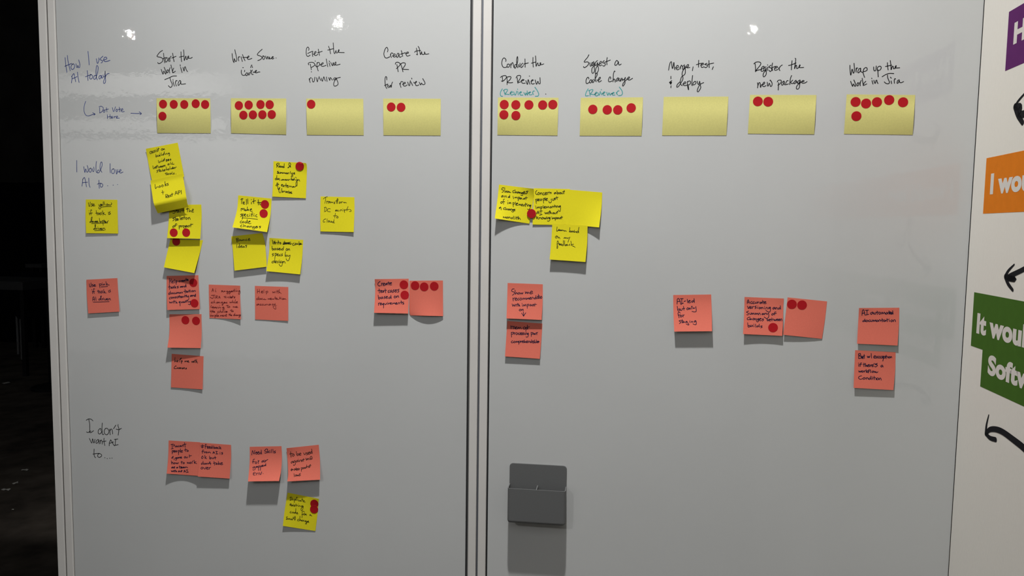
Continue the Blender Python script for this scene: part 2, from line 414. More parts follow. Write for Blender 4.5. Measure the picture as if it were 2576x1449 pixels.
# ------------------------------------------------------------------ pen holder on the right board
ck = C(1250, 1150, 4.848)
def bpt(x, y, d): return on_board(*ck(x, y), d)
ph = empty('pen_holder', bpt(500, 600, 0)); tag(ph, 'dark grey plastic two-compartment pen holder stuck on the right whiteboard', 'pen holder')
DP = 0.034
hx0 = (bpt(149, 200, .003).x + bpt(131, 600, DP).x) / 2; hx1 = (bpt(847, 200, .003).x + bpt(838, 600, DP).x) / 2
hz1 = bpt(500, 88, .003).z; hr = bpt(480, 401, DP).z; hz0 = bpt(480, 826, DP).z
V, F = [], []; rr = 0.008; out = []
for cx_, cz_, a0_ in ((hx1 - rr, hz1 - rr, 0), (hx0 + rr, hz1 - rr, 90), (hx0 + rr, hz0 + rr, 180), (hx1 - rr, hz0 + rr, 270)):
    for k in range(7):
        a = math.radians(a0_ + 15 * k); out.append((cx_ + rr * math.cos(a), cz_ + rr * math.sin(a)))
n = len(out)
V = [(x, -0.003, z) for x, z in out] + [(x, -0.0004, z) for x, z in out]
F = [tuple(range(n))[::-1], tuple(range(n, 2 * n))] + [(i, (i + 1) % n, (i + 1) % n + n, i + n) for i in range(n)]
bevel(make('back_plate', V, F, M['holder'], ph, origin=(hx0, -0.002, hz0)), 0.0008)
V = [(hx0, -.003, hz0), (hx1, -.003, hz0), (hx1, -.003, hr), (hx0, -.003, hr), (hx0, -DP, hz0), (hx1, -DP, hz0), (hx1, -DP, hr), (hx0, -DP, hr)]
F = [(4, 5, 6, 7), (0, 4, 7, 3), (5, 1, 2, 6), (0, 1, 5, 4)]
o = make('pocket', V, F, M['holder'], ph, origin=(hx0, -DP, hz0))
md = o.modifiers.new('round', 'BEVEL'); md.width = 0.006; md.segments = 5; md.limit_method = 'ANGLE'
md = o.modifiers.new('thick', 'SOLIDIFY'); md.thickness = 0.0018; md.offset = -1
xm = (bpt(493, 330, .003).x + bpt(485, 400, DP).x) / 2
box('divider', xm - .0011, xm + .0011, -DP + .0015, -.0031, hz0 + .002, hr - .0006, M['holder'], ph)

# ------------------------------------------------------------------ handwriting on the whiteboards
def board_writing(parent, label, ink, wid, pieces):
    V, F = [], []
    for (ox, oy, k), txt in pieces:
        for st in parse(txt):
            pts = catmull(st, 6)
            ribbon(V, F, [on_board(ox + p.x / k, oy + p.y / k, 0.00008) for p in pts], wid * 0.92, Vector((0, -1, 0)))
    tag(make('handwriting', V, F, M[ink], parent, origin=V[0]), label)
K = 12.075
board_writing(wb_left, 'blue marker words How I use AI today', 'ink_blue', .0017, [((140, 110, 7.245), """172,255 185,390 205,520;213,215 228,330 265,490;168,410 230,385 290,360;325,365 290,390 280,440 300,468 330,455 345,410 330,370 300,372;
370,365 385,430 400,425 405,395 420,435 438,425 440,370 420,295;590,140 602,270 612,385;742,275 755,345 768,355 785,310 785,258;860,228 805,285 850,305 850,335 828,350;870,300 930,275 920,245 890,250 875,295 900,325 945,318 990,303;
290,595 300,620 288,715;290,605 330,545 345,600 365,692;300,640 390,600;397,520 410,620 428,705;577,490 590,670;545,600 610,575 650,560;635,560 620,620 640,645 670,620 665,575 640,565;
735,575 700,590 695,640 725,640 755,560 775,450 765,405 745,410 735,520 745,620 760,658;830,575 795,590 790,635 815,635 835,580 840,625 858,618;862,570 872,605 895,590 902,500;902,505 905,600 910,690 885,725 872,700 890,640 930,560 975,540""")])
board_writing(wb_left, 'blue marker arrow and words Dot Vote Here', 'ink_blue', .0015, [((140, 110, 7.245), """547,1052 522,1130 518,1230 550,1300 600,1315 660,1295 718,1280;675,1258 718,1282 700,1300;
800,1165 803,1262;790,1150 830,1140 868,1170 850,1230 803,1262;882,1205 868,1230 880,1250 898,1232 890,1208 875,1212;925,1165 935,1240;900,1205 962,1190;
1035,1165 1050,1230 1065,1225 1090,1150;1115,1190 1098,1215 1112,1238 1130,1215 1118,1192;1160,1155 1168,1238;1140,1200 1185,1188;1190,1215 1225,1205 1218,1182 1198,1195 1195,1228 1215,1240 1252,1235;
943,1295 945,1365;990,1290 992,1365;945,1335 1000,1325;1012,1348 1035,1340 1030,1322 1012,1330 1015,1355 1045,1352;1062,1325 1068,1355;1066,1340 1085,1325 1095,1330;1105,1345 1130,1335 1122,1318 1105,1330 1110,1358 1165,1355"""),
 ((140, 140, 4.831), "915,700 980,703 1042,704;1015,682 1042,703 1025,718")])
board_writing(wb_left, 'blue marker words I would love AI to', 'ink_blue', .0016, [((170, 390, K), """278,165 278,350 282,515;492,355 525,530 548,420 585,515 620,500 625,420 597,318;700,395 660,430 655,490 685,520 715,500 725,440 705,400 680,405;
748,410 765,490 790,500 805,440 792,365;878,195 865,300 865,480 885,530 905,530;960,460 925,460 900,510 920,545 960,520 1010,430 1048,310 1045,230 1025,212 1000,250 985,370 1000,450 1042,522;
1290,262 1290,400 1300,540;1400,415 1345,450 1340,530 1375,565 1410,545 1425,480 1405,425 1375,420;1468,440 1490,580 1525,440;1525,510 1590,500 1625,460 1605,440 1575,470 1570,520 1610,545 1685,515;
460,735 440,945;460,740 490,700 515,685 540,770 575,965;455,840 605,825;643,700 650,850 665,940 685,982;950,765 955,880 965,1010;905,885 950,865 1010,855;1010,860 990,920 1010,970 1050,965 1070,910 1045,870 1010,862;
1214,934 1222,933;1380,913 1389,912;1515,899 1522,897""")])
board_writing(wb_left, 'black marker words I do not want AI to', 'ink', .0017, [((190, 1040, 11.145), """300,190 370,155 440,165 488,208;372,170 395,300 398,530;308,518 350,535 430,490;398,520 425,540 505,485;710,480 715,430 680,430 640,480 640,555 680,575 720,540 745,470;752,270 742,400 750,560 770,595 790,580;
840,420 810,470 815,560 870,600 920,560 935,490 890,420 840,425;958,440 962,530 972,600;965,490 990,440 1020,450 1035,510 1040,575;1130,330 1065,430;1195,310 1190,350 1215,420 1210,520 1195,610;1140,440 1210,455 1285,420;
388,700 455,830 478,710 515,830 545,725;635,730 590,760 570,820 600,835 640,790 650,735 665,855;690,755 695,845;695,790 720,745 745,790 750,860;800,695 795,760 820,900;760,795 855,772;985,740 950,820 945,905;985,740 1020,790 1060,870 1095,908;950,840 1065,800;
1090,730 1185,715;1125,730 1110,890;1100,895 1195,875;522,1000 518,1120 530,1200 560,1240;488,1140 590,1125 660,1120;660,1120 625,1160 625,1210 670,1232 720,1205 733,1165 690,1130 650,1130;
818,1243 827,1243;884,1265 893,1265;956,1256 965,1256;1018,1253 1027,1253""")])
board_writing(wb_left, 'black marker heading over the first pale note', 'ink', .0018, [((360, 110, K), """590,205 510,255 430,360 440,395 520,410 590,450 590,530 530,585 470,605 445,570;620,290 635,430 655,580;600,460 650,435 700,420;730,420 680,470 680,545 710,550 750,490 760,430 770,510 795,540;
795,425 805,480 820,530;805,490 830,400 855,380;895,288 940,545;870,435 1000,382;1150,248 1155,400 1170,545;1105,405 1240,375;1230,185 1240,300 1250,510 1280,410 1300,380 1310,460 1330,480;1310,465 1335,475 1385,400 1375,372 1350,420 1400,440 1450,440 1495,415;
552,780 605,925 630,830 680,920 695,890 685,830 640,715;740,790 715,830 725,885 755,870 760,810 735,790;785,790 810,890;795,830 805,760 822,730;845,645 905,880;930,740 895,830 910,880 980,835;1140,720 1185,875;1125,640 1132,680;1210,720 1245,830 1255,740 1280,700 1310,790 1350,845;
655,1090 780,1040 900,985 1015,980;815,1040 850,1150 885,1230 870,1300 820,1325 770,1275;905,1145 950,1290;905,1090 912,1110;985,1150 985,1200 1010,1285;985,1180 1000,1120 1035,1130;1140,1130 1105,1120 1065,1200 1065,1260 1090,1255 1130,1200 1145,1140 1150,1220 1190,1230 1290,1220""")])
board_writing(wb_left, 'black marker heading over the second pale note', 'ink', .0018, [((560, 110, K), """288,298 310,480 345,570 355,450 395,540 430,500 420,400 370,182;485,400 478,450 492,520;482,430 500,390 518,400;560,395 600,538;605,330 640,430 680,515;610,415 740,415;745,430 800,400 790,370 755,410 760,460 800,475 890,445;
1200,168 1110,250 1055,320 1075,350 1160,380 1195,420 1150,480 1070,512;1250,370 1220,400 1225,465 1255,472 1285,430 1265,385 1220,370;1305,375 1345,465 1360,410 1375,390 1410,465 1425,400;1425,400 1435,450 1460,455 1520,420 1540,395 1510,395 1490,440 1520,462 1560,440;1622,433 1628,433;
852,725 875,655 895,655;900,690 910,725;610,727 630,727;572,800 568,880 600,950 650,960 690,945;672,805 668,850;740,880 705,910 710,960 740,965 765,920 745,885;815,880 780,910 790,950 815,935 850,870 905,800;850,800 870,870 895,930 930,930;925,855 945,870 1010,850 1030,810 1000,820 980,860 1020,885 1090,860 1135,858""")])
board_writing(wb_left, 'black marker heading over the third pale note', 'ink', .0017, [((750, 110, K), """318,200 330,150 295,100 255,150 245,280 265,365 310,382 365,345;290,295 440,230 430,300 445,385;455,310 480,325 545,260 525,235 490,280 500,345 550,355 600,320;612,165 648,355;590,275 730,230;925,78 960,180 985,305;900,192 1070,150;
1065,-25 1075,130 1085,240 1110,300 1150,210;1150,205 1160,270 1190,275 1245,210 1235,180 1215,230 1250,265 1400,270;325,640 308,600 350,570 440,565 500,610 495,660 390,730;370,620 400,790;403,845 406,862;505,625 545,690;515,520 521,535;575,570 570,660 590,760 610,825;545,690 580,700 645,650 650,590 615,565 580,590;
660,640 740,620 765,585 735,580 690,640 720,680 780,680 850,655;855,462 880,600 900,698;940,580 968,685;940,522 958,546;990,570 1045,670 1060,590 1075,580 1080,640;1080,640 1110,650 1150,590 1140,555 1110,600 1130,640 1190,645 1275,620;
335,1060 345,1110 365,1180;345,1110 370,1035 405,1045;435,1060 435,1120 455,1160 490,1130 508,1015;550,1030 585,1155 610,1040;640,1020 685,1115;634,1003 640,1003;705,1045 735,1140 760,1060 780,1005 800,1060 830,1130;860,1010 880,1145;930,1030 960,1115 975,1030 1010,1060 1040,1105;
1120,1030 1080,1060 1085,1095 1120,1085 1150,1030;1150,1040 1210,1180 1200,1250 1110,1290 1080,1230 1110,1130 1180,1050 1280,1020""")])
board_writing(wb_left, 'black marker heading over the fourth pale note', 'ink', .0018, [((940, 110, K), """420,245 435,180 400,110 350,160 310,300 340,410 400,435 490,395;510,320 515,360 540,420;510,360 530,290 560,280 585,300;570,375 650,350 645,310 605,320 590,380 630,405 680,380;770,310 735,290 695,360 710,415 745,390 770,310 780,390 810,410 845,385;840,210 860,290 880,385;815,320 965,270;
965,300 1050,285 1050,255 1010,260 985,320 1020,375 1105,350;1300,135 1320,250 1330,335 1300,320;1245,260 1280,225 1425,205;1352,80 1385,140 1400,230 1420,330 1440,290 1455,240 1465,310;1465,310 1500,330 1555,300 1545,245 1550,300 1600,320 1675,305;
660,625 665,585 720,560 790,590 800,640 740,710 690,755;705,630 745,850;820,610 850,700 890,850;815,620 880,580 955,590 955,650 890,750 890,775 960,780 1060,785;400,1095 395,1020 365,1000 345,1070 350,1220 375,1320 400,1360;330,1270 410,1230;430,1225 415,1270 435,1320 455,1335;450,1260 490,1325 505,1260;520,1260 535,1325 550,1220 575,1165;
790,1200 805,1250 830,1325;805,1240 830,1160 860,1150 890,1165;875,1230 960,1205 950,1170 905,1200 900,1260 950,1290 1020,1250;1030,1165 1085,1275 1115,1120;1130,1160 1185,1270;1152,1045 1160,1070;1220,1170 1240,1195 1300,1170 1295,1140 1265,1180 1280,1260 1330,1270 1370,1250;1385,1170 1425,1250 1450,1195 1490,1240 1550,1230 1555,1180 1490,1060""")])
board_writing(wb_right, 'black marker heading over the fifth pale note', 'ink', .0018, [((1235, 130, K), """450,295 455,240 400,190 350,240 330,370 370,465 430,480 490,460;540,375 500,385 490,450 520,475 555,450 565,395 530,375;600,365 605,490;605,420 640,345 665,340 685,420 700,480;775,385 730,400 715,480 735,500 770,450 815,270 805,145 780,260 790,420 815,490;835,390 850,460 875,440 885,350;965,350 920,400 910,475 940,475 985,420;1035,222 1040,470;995,378 1135,340;
1278,175 1275,320 1288,465;1232,350 1355,315;1355,130 1365,280 1372,445 1400,370 1425,345 1440,420;1440,420 1480,420 1515,360 1500,335 1490,385 1530,395 1605,372;290,780 340,745 430,725 470,760 440,830 360,895 320,890;345,770 360,900;480,770 492,870 490,1000;475,775 580,755 610,790 570,860 500,930 600,945 660,935;
800,790 805,880 820,960;765,795 800,735 870,720 905,750 880,830 820,930 900,920;910,890 990,870 1000,850 950,850 930,920 970,960 1040,955;1060,880 1110,995 1130,850 1160,920 1185,990;1166,740 1174,744;1215,900 1285,870 1260,850 1230,890 1230,960 1270,985 1320,965;1345,860 1385,990 1425,900 1450,965 1495,960 1490,790;1662,1286 1668,1288""")])
board_writing(wb_right, 'teal marker word Reviewer over the fifth pale note', 'ink_teal', .0018, [((1235, 130, K), """345,1130 295,1220 285,1300 310,1350 355,1355;395,1170 410,1240 430,1310;380,1185 420,1150 490,1145 500,1190 440,1280 560,1300;580,1260 650,1240 640,1210 605,1220 590,1280 630,1315 690,1295;690,1220 740,1320 785,1200;815,1210 830,1310;807,1135 812,1145;860,1255 925,1240 910,1215 880,1240 890,1310 970,1320;
1000,1240 1050,1320 1065,1250 1110,1320 1100,1190;1120,1260 1205,1240 1190,1220 1160,1240 1160,1300 1210,1310 1250,1300;1290,1300 1265,1250 1290,1195 1320,1200;1335,1080 1400,1170 1450,1280 1430,1345 1350,1355""")])
board_writing(wb_right, 'black marker heading over the sixth pale note', 'ink', .0018, [((1440, 130, K), """500,95 460,170 355,310 460,310 495,350 460,420 370,485 335,455;530,335 545,435 575,420 595,330;650,300 605,350 600,420 630,410 660,330 665,480 665,600 615,660 590,600 600,500 680,400;760,270 700,330 695,410 730,410 765,330 770,420 790,500 780,590 720,670 695,650 710,520 760,430 790,390;800,390 870,350 880,300 840,310 810,400 840,430 890,400;965,270 915,330 980,350 1000,390 960,440 920,420;1058,180 1040,280 1050,395;985,320 1150,255;
1390,310 1345,265 1295,340 1290,405 1330,410 1375,360 1395,300 1405,380 1430,405 1480,375;500,830 485,780 450,790 415,870 420,955 460,965 510,930;560,850 520,900 535,950 575,930 585,870 560,850;640,840 605,890 615,940 650,910 710,790 755,700 745,650 710,680 690,790 700,880 725,910;740,860 790,870 845,810 840,775 795,820 785,900 820,920 880,880;
1160,830 1160,780 1130,770 1095,850 1105,905 1140,915 1200,890;1295,600 1275,590 1245,680 1240,800 1230,915;1235,880 1265,830 1290,860 1300,925;1400,800 1370,800 1330,860 1340,900 1380,860 1400,800 1405,870 1430,890;1440,810 1460,900 1500,800 1520,880;1535,840 1560,860 1610,780 1590,870 1595,960 1540,1045 1525,1010 1560,930 1650,850;1650,830 1690,830 1735,790 1720,765 1680,800 1690,850 1740,860 1825,810""")])
board_writing(wb_right, 'teal marker word Reviewer over the sixth pale note', 'ink_teal', .0018, [((1440, 130, K), """480,1130 425,1220 395,1320 420,1345 490,1335;515,1190 540,1345;490,1185 600,1150 620,1180 560,1270 560,1290 680,1305;680,1290 745,1260 735,1230 700,1250 690,1310 730,1345 780,1320;780,1250 815,1320 850,1210;870,1250 890,1310;876,1150 881,1160;910,1275 985,1245 970,1220 935,1245 935,1310 990,1325;
1040,1235 1075,1325 1110,1250 1145,1320 1180,1260;1195,1280 1265,1255 1250,1235 1215,1260 1220,1315 1290,1315;1330,1240 1340,1270 1375,1310;1345,1280 1370,1205 1415,1190;1425,1075 1500,1180 1520,1270 1480,1325 1400,1335""")])
board_writing(wb_right, 'black marker heading over the seventh, empty pale note', 'ink', .0018, [((1650, 130, K), """385,560 425,360 470,305 480,400 505,515 545,325 555,430 575,550;590,490 665,490 680,430 645,420 615,470 625,530 665,550 710,525;730,470 745,525;740,490 775,410 795,440;870,400 815,450 810,530 845,520 880,430 895,570 885,670 825,730 795,690 820,580 890,490;905,480 980,450 990,395 955,400 930,450 950,490 1030,480;1130,460 1110,575;
1300,260 1295,470;1230,395 1340,360 1440,350;1360,405 1430,395 1440,360 1400,360 1370,430 1400,480 1460,460;1550,355 1480,385 1560,410 1570,440 1520,485 1480,470;1610,270 1620,485;1580,385 1755,345;1745,460 1710,540;455,750 455,825;480,880 410,940 475,945 445,965 480,930 430,930 450,990 460,960;460,1035 455,1095;
720,925 650,1000 635,1075 680,1060 760,950 820,830 805,745 765,800 740,920 760,1000 800,1030;815,985 900,960 900,920 860,930 830,1000 870,1030 940,1020;960,900 960,1000 970,1090 995,1160 985,1040;965,1000 1000,1010 1045,970 1050,910 1010,890 965,920;1115,725 1100,850 1090,1000 1105,1030;1190,900 1140,940 1120,1000 1160,1005 1210,970 1215,920 1180,900;1255,895 1270,960 1300,1000 1330,900;1330,900 1350,1020 1360,1100 1290,1215 1255,1190 1290,1080 1350,990 1450,940""")])
board_writing(wb_right, 'black marker heading over the eighth pale note', 'ink', .0018, [((1870, 130, K), """355,360 370,480 368,610;320,370 370,325 450,310 520,330 525,390 450,490 370,590 440,560 540,545;540,540 610,500 630,450 590,450 550,500 540,580 580,595 630,570;690,460 640,490 625,560 660,570 690,500 695,600 690,690 630,765 600,730 620,640 690,570;735,470 745,575;737,400 741,410;840,410 770,470 850,500 860,560 815,605 785,565;885,345 870,450 885,575;850,500 970,445;945,510 1030,480 1020,445 980,460 945,530 970,565 1050,540;1070,490 1085,530 1110,575;1085,520 1120,450 1180,405;
1480,275 1465,420 1460,550;1375,420 1440,405 1600,345;1575,200 1590,230 1575,370 1555,520 1600,410 1620,440 1620,500;1625,510 1660,500 1720,430 1715,400 1690,460 1720,485 1830,480;430,945 440,1010 432,1100;440,1040 475,945 510,960 520,1085 550,1010;555,1000 620,990 650,950 630,925 590,980 585,1040 630,1060 690,1030;725,930 745,1050 790,960 825,1055 865,1030 870,950 820,865 810,880;
1070,945 1065,1050 1060,1165;1030,920 1060,875 1130,865 1155,900 1120,970 1050,1020;1230,890 1170,950 1170,1015 1210,1000 1245,900 1240,980 1270,1010;1360,880 1320,890 1290,960 1300,1000 1370,980;1465,725 1430,820 1410,1000;1500,865 1440,930 1480,970 1520,950;1600,870 1550,910 1540,970 1580,960 1610,890 1630,950;1720,860 1660,900 1650,960 1690,950 1730,880 1710,1000 1700,1090 1650,1140 1610,1110 1640,1020 1750,930;1765,910 1830,910 1840,880 1800,880 1770,930 1810,960 1880,945 1935,910""")])
board_writing(wb_right, 'black marker heading over the ninth pale note', 'ink', .0018, [((2110, 130, K), """340,415 345,560 365,715 405,530 440,650 470,610 475,500 465,355;530,500 525,570 530,625;530,560 545,495 575,500;660,500 610,530 580,610 600,645 650,590 665,510 670,600 720,630;760,520 740,620 755,700 785,780;745,600 790,600 860,560 850,490 800,490 760,530;1060,465 1065,550 1090,585 1125,560 1140,435;1190,550 1190,650 1200,765;1170,570 1180,480 1250,440 1290,480 1260,550 1190,580;
1478,335 1485,450 1500,555;1420,450 1605,410;1565,270 1585,420 1590,550 1625,450 1650,450 1665,520;1670,520 1720,500 1745,440 1735,425 1710,480 1750,495 1850,490;360,900 420,1055 440,980 495,1055 510,990 460,860;590,940 555,980 555,1035 590,1030 605,970 580,940;635,940 655,1035;645,1000 665,900 685,880;712,810 745,1030;820,900 760,970 760,1020 850,980;
1010,880 1040,985;1000,805 1005,820;1065,870 1105,965 1130,880 1155,870 1165,920 1190,968;1320,760 1420,700 1540,660 1670,665;1480,710 1490,800 1540,930 1500,975 1430,960 1385,920;1590,890 1605,970;1570,775 1595,805;1690,960 1685,870 1705,820 1725,830;1840,855 1790,880 1770,950 1800,955 1840,880 1850,930 1900,940 1970,910""")])

# ------------------------------------------------------------------ sticky notes
NU, NV = 12, 18
def sample(poly, v):
    if len(poly) == 2: return poly[0].lerp(poly[1], v)
    d = catmull(poly, 8); L = [0.0]
    for i in range(1, len(d)): L.append(L[-1] + (d[i] - d[i - 1]).length)
    t = v * L[-1]
    for i in range(1, len(d)):
        if L[i] >= t - 1e-9: return d[i - 1].lerp(d[i], (t - L[i - 1]) / max(L[i] - L[i - 1], 1e-9))
    return d[-1]
class Note: pass
def note(name, label, cat_mat, crop, left, right, d, top=(0, 0), base=0.4, pw=1.6, hook=None, crease=False,
         ink='ink', wpx=1.9, strokes='', group=None, v0=0.12):
    """left and right edges as point lists (crop units), d = bottom distances from the board in mm (left, middle, right)"""
    ox, oy, k = crop
    cv = lambda p: Vector((ox + p[0] / k, oy + p[1] / k))
    Lp, Rp = [cv(p) for p in left], [cv(p) for p in right]
    if len(d) == 2: d = (d[0], (d[0] + d[1]) / 2, d[1])
    def g(v, hk):
        if hk:
            vk, h = hk
            if crease: return (max(0, v - v0) / (vk - v0)) ** pw if v < vk else 1 - (1 - h) * (v - vk) / (1 - vk)
            return 0.5 - 0.5 * math.cos(math.pi * v / vk) if v < vk else 1 - (1 - h) * ((v - vk) / (1 - vk)) ** 2
        return max(0.0, (v - v0) / (1 - v0)) ** pw
    def depth(u, v):
        b = d[0] * (1 - u) * (1 - 2 * u) + d[1] * 4 * u * (1 - u) + d[2] * u * (2 * u - 1)
        t = top[0] * max(0, 1 - u / .55) ** 1.6 * max(0, 1 - v / .32) ** 1.5 + top[1] * max(0, (u - .45) / .55) ** 1.6 * max(0, 1 - v / .32) ** 1.5
        return (base + b * g(v, hook) + t) * 0.001
    grid = []
    for j in range(NV + 1):
        v = j / NV; a, b = sample(Lp, v), sample(Rp, v)
        for i in range(NU + 1):
            u = i / NU; p = a.lerp(b, u); grid.append(on_board(p.x, p.y, depth(u, v)))
    quad = lambda o, f: [(o + j * (NU + 1) + i, o + (j + 1) * (NU + 1) + i, o + (j + 1) * (NU + 1) + i + 1, o + j * (NU + 1) + i + 1)[::f] for j in range(NV) for i in range(NU)]
    front = quad(0, 1)
    N = len(grid); back = [p + Vector((0, 0.00016, 0)) for p in grid]
    V = grid + back; F = front + quad(N, -1)
    rim = [i for i in range(NU + 1)] + [j * (NU + 1) + NU for j in range(1, NV + 1)] + [NV * (NU + 1) + i for i in range(NU - 1, -1, -1)] + [j * (NU + 1) for j in range(NV - 1, 0, -1)]
    s0 = len(V)
    V = V + [grid[i] for i in rim] + [back[i] for i in rim]; R = len(rim)
    F = F + [(s0 + i, s0 + (i + 1) % R, s0 + R + (i + 1) % R, s0 + R + i) for i in range(R)]
    o = make(name, V, F, M[cat_mat], origin=grid[NU // 2])
    for p in o.data.polygons[:len(front) * 2]: p.use_smooth = True
    tag(o, label, 'sticky note', group)
    nt = Note(); nt.o = o; nt.bvh = BVHTree.FromPolygons(grid, front); nt.crop = crop; nt.base = base * .001 + 0.0005
    def hit(px, py, off):
        dr = ray(px, py); h = nt.bvh.ray_cast(CAM, dr)[0]
        if h is None: h = on_board(px, py, nt.base)
        return h - dr * off
    nt.hit = hit
    sts = []
    sts += parse(strokes)
    if sts:
        WV, WF = [], []
        for st in sts:
            pts = catmull(st, 4)
            P = [hit(ox + p.x / k, oy + p.y / k, 0.00015) for p in pts]
            ribbon(WV, WF, P, wpx * (P[0] - CAM).length / FPX * 0.70, Vector((0, -1, 0)))
        make('handwriting', WV, WF, M[ink], o, origin=WV[0])
    return nt

def dot(nt, cx_, cy_, label, group, off=0.0003, rad=0.0095, flat=False):
    """round red sticker lying on a note, centre in the note's crop units"""
    ox, oy, k = nt.crop; px, py = ox + cx_ / k, oy + cy_ / k
    c0 = nt.hit(px, py, off); n = 36
    def proj(p):
        dr = (p - CAM).normalized(); h = None if flat else nt.bvh.ray_cast(CAM, dr)[0]
        if h is None or abs(h.y - c0.y) > 0.006: return p
        return h - dr * off
    V = [c0]
    for r in (0.35, 0.7, 1.0):
        for q in range(n):
            a = 2 * math.pi * q / n
            V.append(proj(c0 + Vector((rad * r * math.cos(a), 0, rad * r * math.sin(a)))))
    F = [(0, 1 + (q + 1) % n, 1 + q) for q in range(n)]
    for m_ in range(2):
        for q in range(n):
            a, b = 1 + m_ * n + q, 1 + m_ * n + (q + 1) % n; F.append((a, b, b + n, a + n))
    e0 = len(V); V += [V[1 + 2 * n + q] + Vector((0, off * 0.6, 0)) for q in range(n)]
    F += [(1 + 2 * n + q, 1 + 2 * n + (q + 1) % n, e0 + (q + 1) % n, e0 + q) for q in range(n)]
    F.append(tuple(range(e0, e0 + n)))
    o = make('dot_sticker', V, F, M['red'], origin=c0)
    tag(o, label, 'sticker', group)

GP = 'pale yellow notes in the voting row'; GD = 'red voting dots'
A, B, C_, D_ = (380, 230, 7.1556), (750, 230, 6.779), (1240, 230, 6.44), (1620, 220, 3.578)
def pale(label, crop, tl, tr, br, bl, d, lm=0, hook=(.55, .05)):
    ml = (tl[0] * .5 + bl[0] * .5 + lm, tl[1] * .5 + bl[1] * .5)
    return note('sticky_note', label, 'pale', crop, [tl, ml, bl], [tr, br], d, hook=hook, pw=1.3, group=GP)
p1n = pale('pale yellow note under the Start the Work heading, first of its row', A, (98, 122), (1065, 125), (1075, 752), (112, 748), (3.0, 2.2, 2.2))
p2n = pale('pale yellow note with eight dots under the Write Some Code heading', A, (1437, 122), (2432, 128), (2432, 778), (1442, 752), (2.5, 2, 3.2))
p3n = pale('pale yellow note with one dot under the Get the Pipeline heading', B, (137, 122), (1110, 125), (1117, 748), (150, 742), (2.5, 2.2, 2))
p4n = pale('pale yellow note with two dots under the Create the PR heading', B, (1450, 122), (2432, 125), (2430, 753), (1455, 748), (2, 2.2, 2.2))
p5n = pale('pale yellow note with seven dots under the Conduct the PR Review heading', C_, (82, 98), (1063, 102), (1045, 715), (72, 705), (2.5, 1.8, 1.8))
p6n = pale('pale yellow note with four dots under the Suggest a code change heading', C_, (1423, 103), (2432, 95), (2408, 720), (1405, 718), (1.8, 2, 2.5))
p7n = pale('pale yellow note with no dots under the Merge, test, deploy heading', D_, (178, 85), (760, 82), (742, 432), (163, 432), (1.5, 1.8, 2.2))
p8n = pale('pale yellow note with two dots under the Register the new package heading', D_, (955, 67), (1552, 68), (1532, 422), (935, 416), (1.5, 1.8, 2.5))
p9n = pale('pale yellow note with six dots under the Wrap up the work heading', D_, (1825, 62), (2442, 68), (2418, 427), (1800, 418), (1.5, 2, 3))
ORD = ['leftmost', 'second', 'third', 'fourth', 'fifth']
def dots(nt, pts, names, where):
    for (x, y), nm in zip(pts, names): dot(nt, x, y, 'round red sticker, %s, %s' % (nm, where), GD)
T5 = ['leftmost of the top row', 'second of the top row', 'third of the top row', 'fourth of the top row', 'rightmost of the top row']
dots(p1n, [(215, 228), (408, 232), (597, 234), (803, 220), (973, 234), (205, 444)], T5 + ['alone in the lower row'], 'on the pale Start the Work note')
dots(p2n, [(1580, 253), (1757, 243), (1970, 235), (2135, 237), (1662, 426), (1833, 420), (2004, 417), (2172, 414)],
     ['top row first', 'top row second', 'top row third', 'top row last', 'lower row first', 'lower row second', 'lower row third', 'lower row last'], 'on the pale Write Some Code note')
dots(p3n, [(222, 218)], ['the only one'], 'on the pale Get the Pipeline note')
dots(p4n, [(1587, 265), (1755, 270)], ['left one', 'right one'], 'on the pale Create the PR note')
dots(p5n, [(183, 212), (371, 216), (583, 217), (806, 219), (970, 212), (178, 376), (372, 390)], T5 + ['lower row left', 'lower row right'], 'on the pale Conduct the PR Review note')
dots(p6n, [(1618, 290), (1852, 297), (2023, 298), (2240, 267)], ['first of four', 'second of four', 'third of four', 'last and highest of four'], 'on the pale Suggest a code change note')
dots(p8n, [(1025, 125), (1118, 128)], ['left of the touching pair', 'right of the touching pair'], 'on the pale Register note')
dots(p9n, [(1905, 130), (1999, 144), (2097, 132), (2207, 113), (2332, 133), (1912, 258)], T5 + ['alone in the lower row'], 'on the pale Wrap up note')

